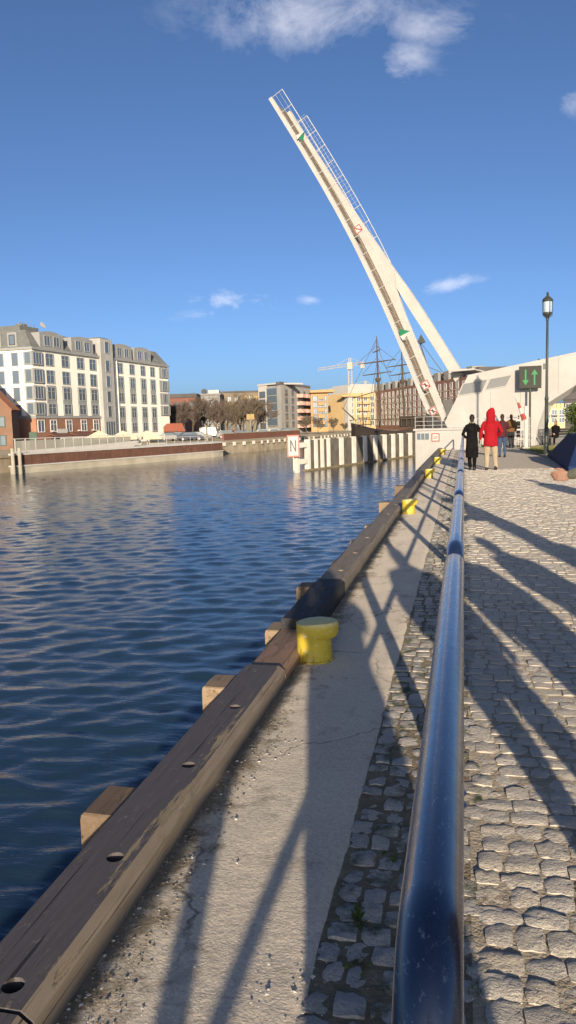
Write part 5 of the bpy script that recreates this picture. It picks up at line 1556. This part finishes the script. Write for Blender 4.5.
def person(label, loc, rz, height, feet=((-.1, 0), (.1, 0)), arms=None, vox=.013, coat=None, hem=.8, coat_w=1.0, trousers=None, shoes=None,
           hair=None, hood=None, scarf=None, group=None, knees=None, hem_w=1.0, seated=False, hair_bun=False, name='person', sw=.185, curls=None):
    t = thing(name, label, 'person', loc, rz, group); sc = height/1.75; t.scale = (sc, sc, sc)
    shoes = shoes or M_shoe; trousers = trousers or M_coat_grey
    arms = arms or (((-.25, -.02, 1.14), (-.24, .06, .9), (0, .1, -1)), ((.25, -.02, 1.14), (.24, .06, .9), (0, .1, -1)))
    hipz = .93 if not seated else .52
    dz = hipz-.93
    b = MB()
    b.loft([(0, 0, .84+dz, .10, .08), (0, 0, .88+dz, .155, .11), (0, -.01, .97+dz, .17, .12), (0, 0, 1.08+dz, .145, .105), (0, 0, 1.2+dz, .155, .108), (0, 0, 1.32+dz, .175, .112), (0, 0, 1.42+dz, .165, .095), (0, -.005, 1.47+dz, .10, .07), (0, 0, 1.5+dz, .06, .058)], 16)
    limb(b, [(0, -.005, 1.46+dz), (0, .005, 1.56+dz)], [.058, .052])
    b.ball((0, .012, 1.655+dz), (.075, .093, .112), 14, 10)
    limb(b, [(0, .05, 1.60+dz), (0, .075, 1.575+dz)], [.045, .03])                    # jaw
    limb(b, [(0, .098, 1.665+dz), (0, .118, 1.635+dz)], [.008, .014], 8)              # nose
    for s in (-1, 1):
        b.ball((s*.076, .0, 1.648+dz), (.012, .022, .032), 8, 6)                      # ear
        limb(b, [(s*.015, .095, 1.605+dz), (s*.002, .1, 1.604+dz)], [.008, .009], 6)  # lips
        b.ball((s*.032, .088, 1.672+dz), (.014, .012, .009), 8, 6)                    # eye
    if knees is None:
        knees = [((-.095+f[0])/2 if i == 0 else (.095+f[0])/2, f[1]*.5+.03, .49) for i, f in enumerate(feet)]
    tr, sh = MB(), MB()
    for i, f in enumerate(feet):
        hx = -.09 if i == 0 else .09
        fz = f[2] if len(f) > 2 else 0
        hip = (hx, 0, .88+dz); kn = knees[i]; an = (f[0], f[1]-.02, .09+fz)
        limb(b, [hip, kn, an], [.08, .052, .036])
        limb(b, [an, (f[0], f[1]+.11, .045+fz)], [.036, .03])
        limb(tr, [(hx, 0, .90+dz), tuple(Vector(hip).lerp(Vector(kn), .5)), kn, tuple(Vector(kn).lerp(Vector(an), .55)), (an[0], an[1], an[2]+.02)], [.108, .094, .074, .064, .056])
        sh.loft([(f[0], f[1]+.035, .0+fz, .044, .125), (f[0], f[1]+.035, .03+fz, .048, .13), (f[0], f[1]+.02, .06+fz, .043, .105), (f[0], f[1]-.02, .10+fz, .045, .055), (f[0], f[1]-.02, .13+fz, .044, .05)], 14)
    tr.loft([(0, 0, .84+dz, .13, .1), (0, 0, .9+dz, .175, .125), (0, 0, 1.02+dz, .165, .118)], 14)
    cl = MB()
    for i, (el, wr_, hd) in enumerate(arms):
        s = -1 if i == 0 else 1
        shd = (s*sw, -.005, 1.405+dz); el = (el[0], el[1], el[2]+dz); wr_ = (wr_[0], wr_[1], wr_[2]+dz)
        limb(b, [(s*.13, 0, 1.42+dz), shd, el, wr_], [.055, .05, .04, .027])
        hand(b, wr_, hd, (-s*.9, .3, 0) if abs(Vector(hd).normalized().x) < .7 else (0, 0, -1), thumb=1 if i else -1, cv=curls)
        e2 = tuple(Vector(el).lerp(Vector(wr_), .93))
        limb(cl, [(s*.09, 0, 1.43+dz), shd, tuple(Vector(shd).lerp(Vector(el), .5)), el, e2], [.062, .066, .062, .056, .048])
    remesh('body', b, vox, M_skin, t)
    remesh('trousers', tr, vox, trousers, t, .009)
    so = remesh('shoes', sh, vox*.8, shoes, t, 0, 3)
    if coat:
        w = coat_w; hz = hem+dz if not seated else .5
        rings = [(0, 0, hz, .2*w*hem_w, .16*w*hem_w), (0, 0, hz+.03, .205*w*hem_w, .165*w*hem_w)]
        for z, rx, ry in ((.95, .2, .15), (1.08, .178, .138), (1.2, .185, .14), (1.33, .2, .14), (1.40, .175, .118), (1.45, .135, .10), (1.50, .092, .084), (1.53, .072, .072)):
            if z+dz > hz+.08: rings.append((0, 0, z+dz, rx*w if z < 1.4 else rx, ry*w if z < 1.4 else ry))
        cl.loft(rings, 20)
        remesh('coat', cl, vox, coat, t, .012)
    if hood:
        h = MB(); h.loft([(0, -.02, 1.40+dz, .17, .12), (0, -.025, 1.47+dz, .145, .125), (0, -.02, 1.55+dz, .13, .13), (-.005, -.012, 1.65+dz, .135, .14), (0, -.02, 1.74+dz, .125, .135), (.02, -.035, 1.81+dz, .085, .10), (.04, -.055, 1.86+dz, .03, .04)], 16)
        remesh('hood', h, vox, hood, t, .006)
    if hair:
        h = MB(); h.ball((0, -.018, 1.675+dz), (.086, .098, .112), 14, 10)
        if hair_bun: h.ball((0, -.1, 1.70+dz), (.045, .04, .045), 10, 8)
        limb(h, [(0, -.05, 1.64+dz), (0, -.06, 1.55+dz)], [.075, .06])
        remesh('hair', h, vox, hair, t, .004)
    if scarf:
        MB().tube([(.085*math.cos(a), .08*math.sin(a), 1.525+dz) for a in np.linspace(0, 2*math.pi, 18)], .026, 8).build('collar', scarf, t, smooth=True)
    return t

person('person in long black coat walking beside the railing holding a companion\'s arm', (.235, 24.1, -.004), R(0), 1.66, feet=((-.06, .16), (.07, -.1)),
       arms=(((-.29, -.06, 1.16), (-.2, .1, 1.05), (.3, .6, -.4)), ((.27, -.02, 1.2), (.42, .04, 1.0), (.7, .2, -.5))), vox=.012, coat=M_coat_black, hem=.40, hem_w=1.04, trousers=M_coat_black, hair=M_hair_d, scarf=M_scarf, hair_bun=True, sw=.155, coat_w=.94)
person('person in hooded red jacket and beige trousers walking away', (.78, 24.0, -.004), R(0), 1.76, feet=((-.12, -.04), (.15, .06)),
       arms=(((-.28, -.03, 1.16), (-.3, .02, .93), (-.2, .2, -1)), ((.32, -.05, 1.17), (.22, .16, 1.02), (-.3, .8, .1))), vox=.012, coat=M_coat_red, hem=.72, coat_w=1.04, trousers=M_trou_beige, hood=M_coat_red)
person('person in wine jacket and blue jeans, mostly behind the red jacket', (1.48, 31.9, -.004), R(5), 1.68, feet=((-.08, .14), (.09, -.12)), vox=.016, coat=M_coat_wine, hem=.82, trousers=M_jeans, hair=M_hair_d,
       arms=(((-.26, -.02, 1.14), (-.24, .06, .9), (0, .1, -1)), ((.27, .02, 1.2), (.22, .22, 1.2), (0, 1, .3))))
person('person in brown coat farther along the promenade', (2.36, 41.3, -.004), R(4), 1.70, feet=((-.07, .1), (.08, -.1)), vox=.018, coat=M_coat_brown, hem=.85, trousers=M_coat_grey, hair=M_hair_b, coat_w=1.05)
person('person in charcoal coat standing by the white barrier post', (2.86, 43.2, -.004), R(-8), 1.70, feet=((-.1, .02), (.1, 0)), vox=.018, coat=M_coat_grey, hem=.55, hair=M_hair_d)
person('person in black sitting on the farther bench', (4.85, 44.25, 0), R(150), 1.72, feet=((-.13, .5), (.13, .48)), knees=((-.13, .42, .5), (.13, .42, .5)), vox=.018, coat=M_coat_black, trousers=M_coat_black, hair=M_hair_b, seated=True,
       scarf=M_coat_brown, arms=(((-.26, .1, 1.15), (-.12, .34, 1.02), (.3, 1, 0)), ((.26, .1, 1.15), (.12, .34, 1.02), (-.3, 1, 0))))
for o in bpy.data.objects:
    if o.get('category') == 'bench' and 'farther' in o['label']: o.location = (4.85, 44.1, 0); o.rotation_euler.z = R(-30)

# bystanders just outside the picture, whose shadows fall across it
G = 'bystanders standing right of the photographer'
person('person at the right edge whose hand in an olive grey sleeve reaches in', (1.47, 7.43, -.03), R(90), 1.78, vox=.0065, curls=(.12, .4, .55, .65), coat=M_coat_olive, hem=.78, hair=M_hair_b, trousers=M_jeans,
       arms=(((-.24, .2, 1.17), (-.13, .55, 1.03), (.05, 1, -.02)), ((.26, .04, 1.15), (.2, .22, 1.0), (-.2, 1, 0))))
by = [(.87, 1.25, 1.74, -10, .75, 1.05), (1.38, 1.75, 1.70, 20, .5, 1.1), (1.95, 1.95, 1.78, -30, .78, 1.1), (2.46, 3.06, 1.72, 60, .8, 1.0), (3.24, 12.1, 1.72, 15, .6, 1.0)]
wh = ['in a dark jacket closest to the photographer', 'in a long dark coat second from the photographer', 'in a wide dark jacket third from the photographer', 'in a short dark jacket beside the path', 'in a dark coat farther up the path']
for i, (x, y, h, a, hem, w) in enumerate(by):
    person('bystander outside the picture ' + wh[i], (x, y, 0), R(a), h, feet=((-.13, .03), (.13, -.02)), vox=.02, coat=(M_coat_grey, M_coat_black, M_coat_brown, M_coat_wine, M_coat_grey)[i], hem=hem, coat_w=w, hair=M_hair_d, trousers=M_jeans, group=G)
ph = person('photographer standing at the railing behind the camera', (.33, -.46, 0), R(14), 1.78, feet=((-.12, .02), (.12, -.03)), vox=.02, coat=M_coat_grey, hem=.34, coat_w=1.12, hem_w=1.12, hair=M_hair_d,
       arms=(((-.30, .18, 1.28), (-.19, .40, 1.48), (.1, .4, .9)), ((.24, .2, 1.25), (-.08, .40, 1.46), (-.2, .4, .9))))
tag(MB().box(-.04, .04, -.075, -.066, -.085, .075).build('phone', M_dark, None, bevel=.003, loc=(.0, .0, 1.55), rz=YAW), 'dark phone held up by the photographer', 'phone')

finish_remesh()
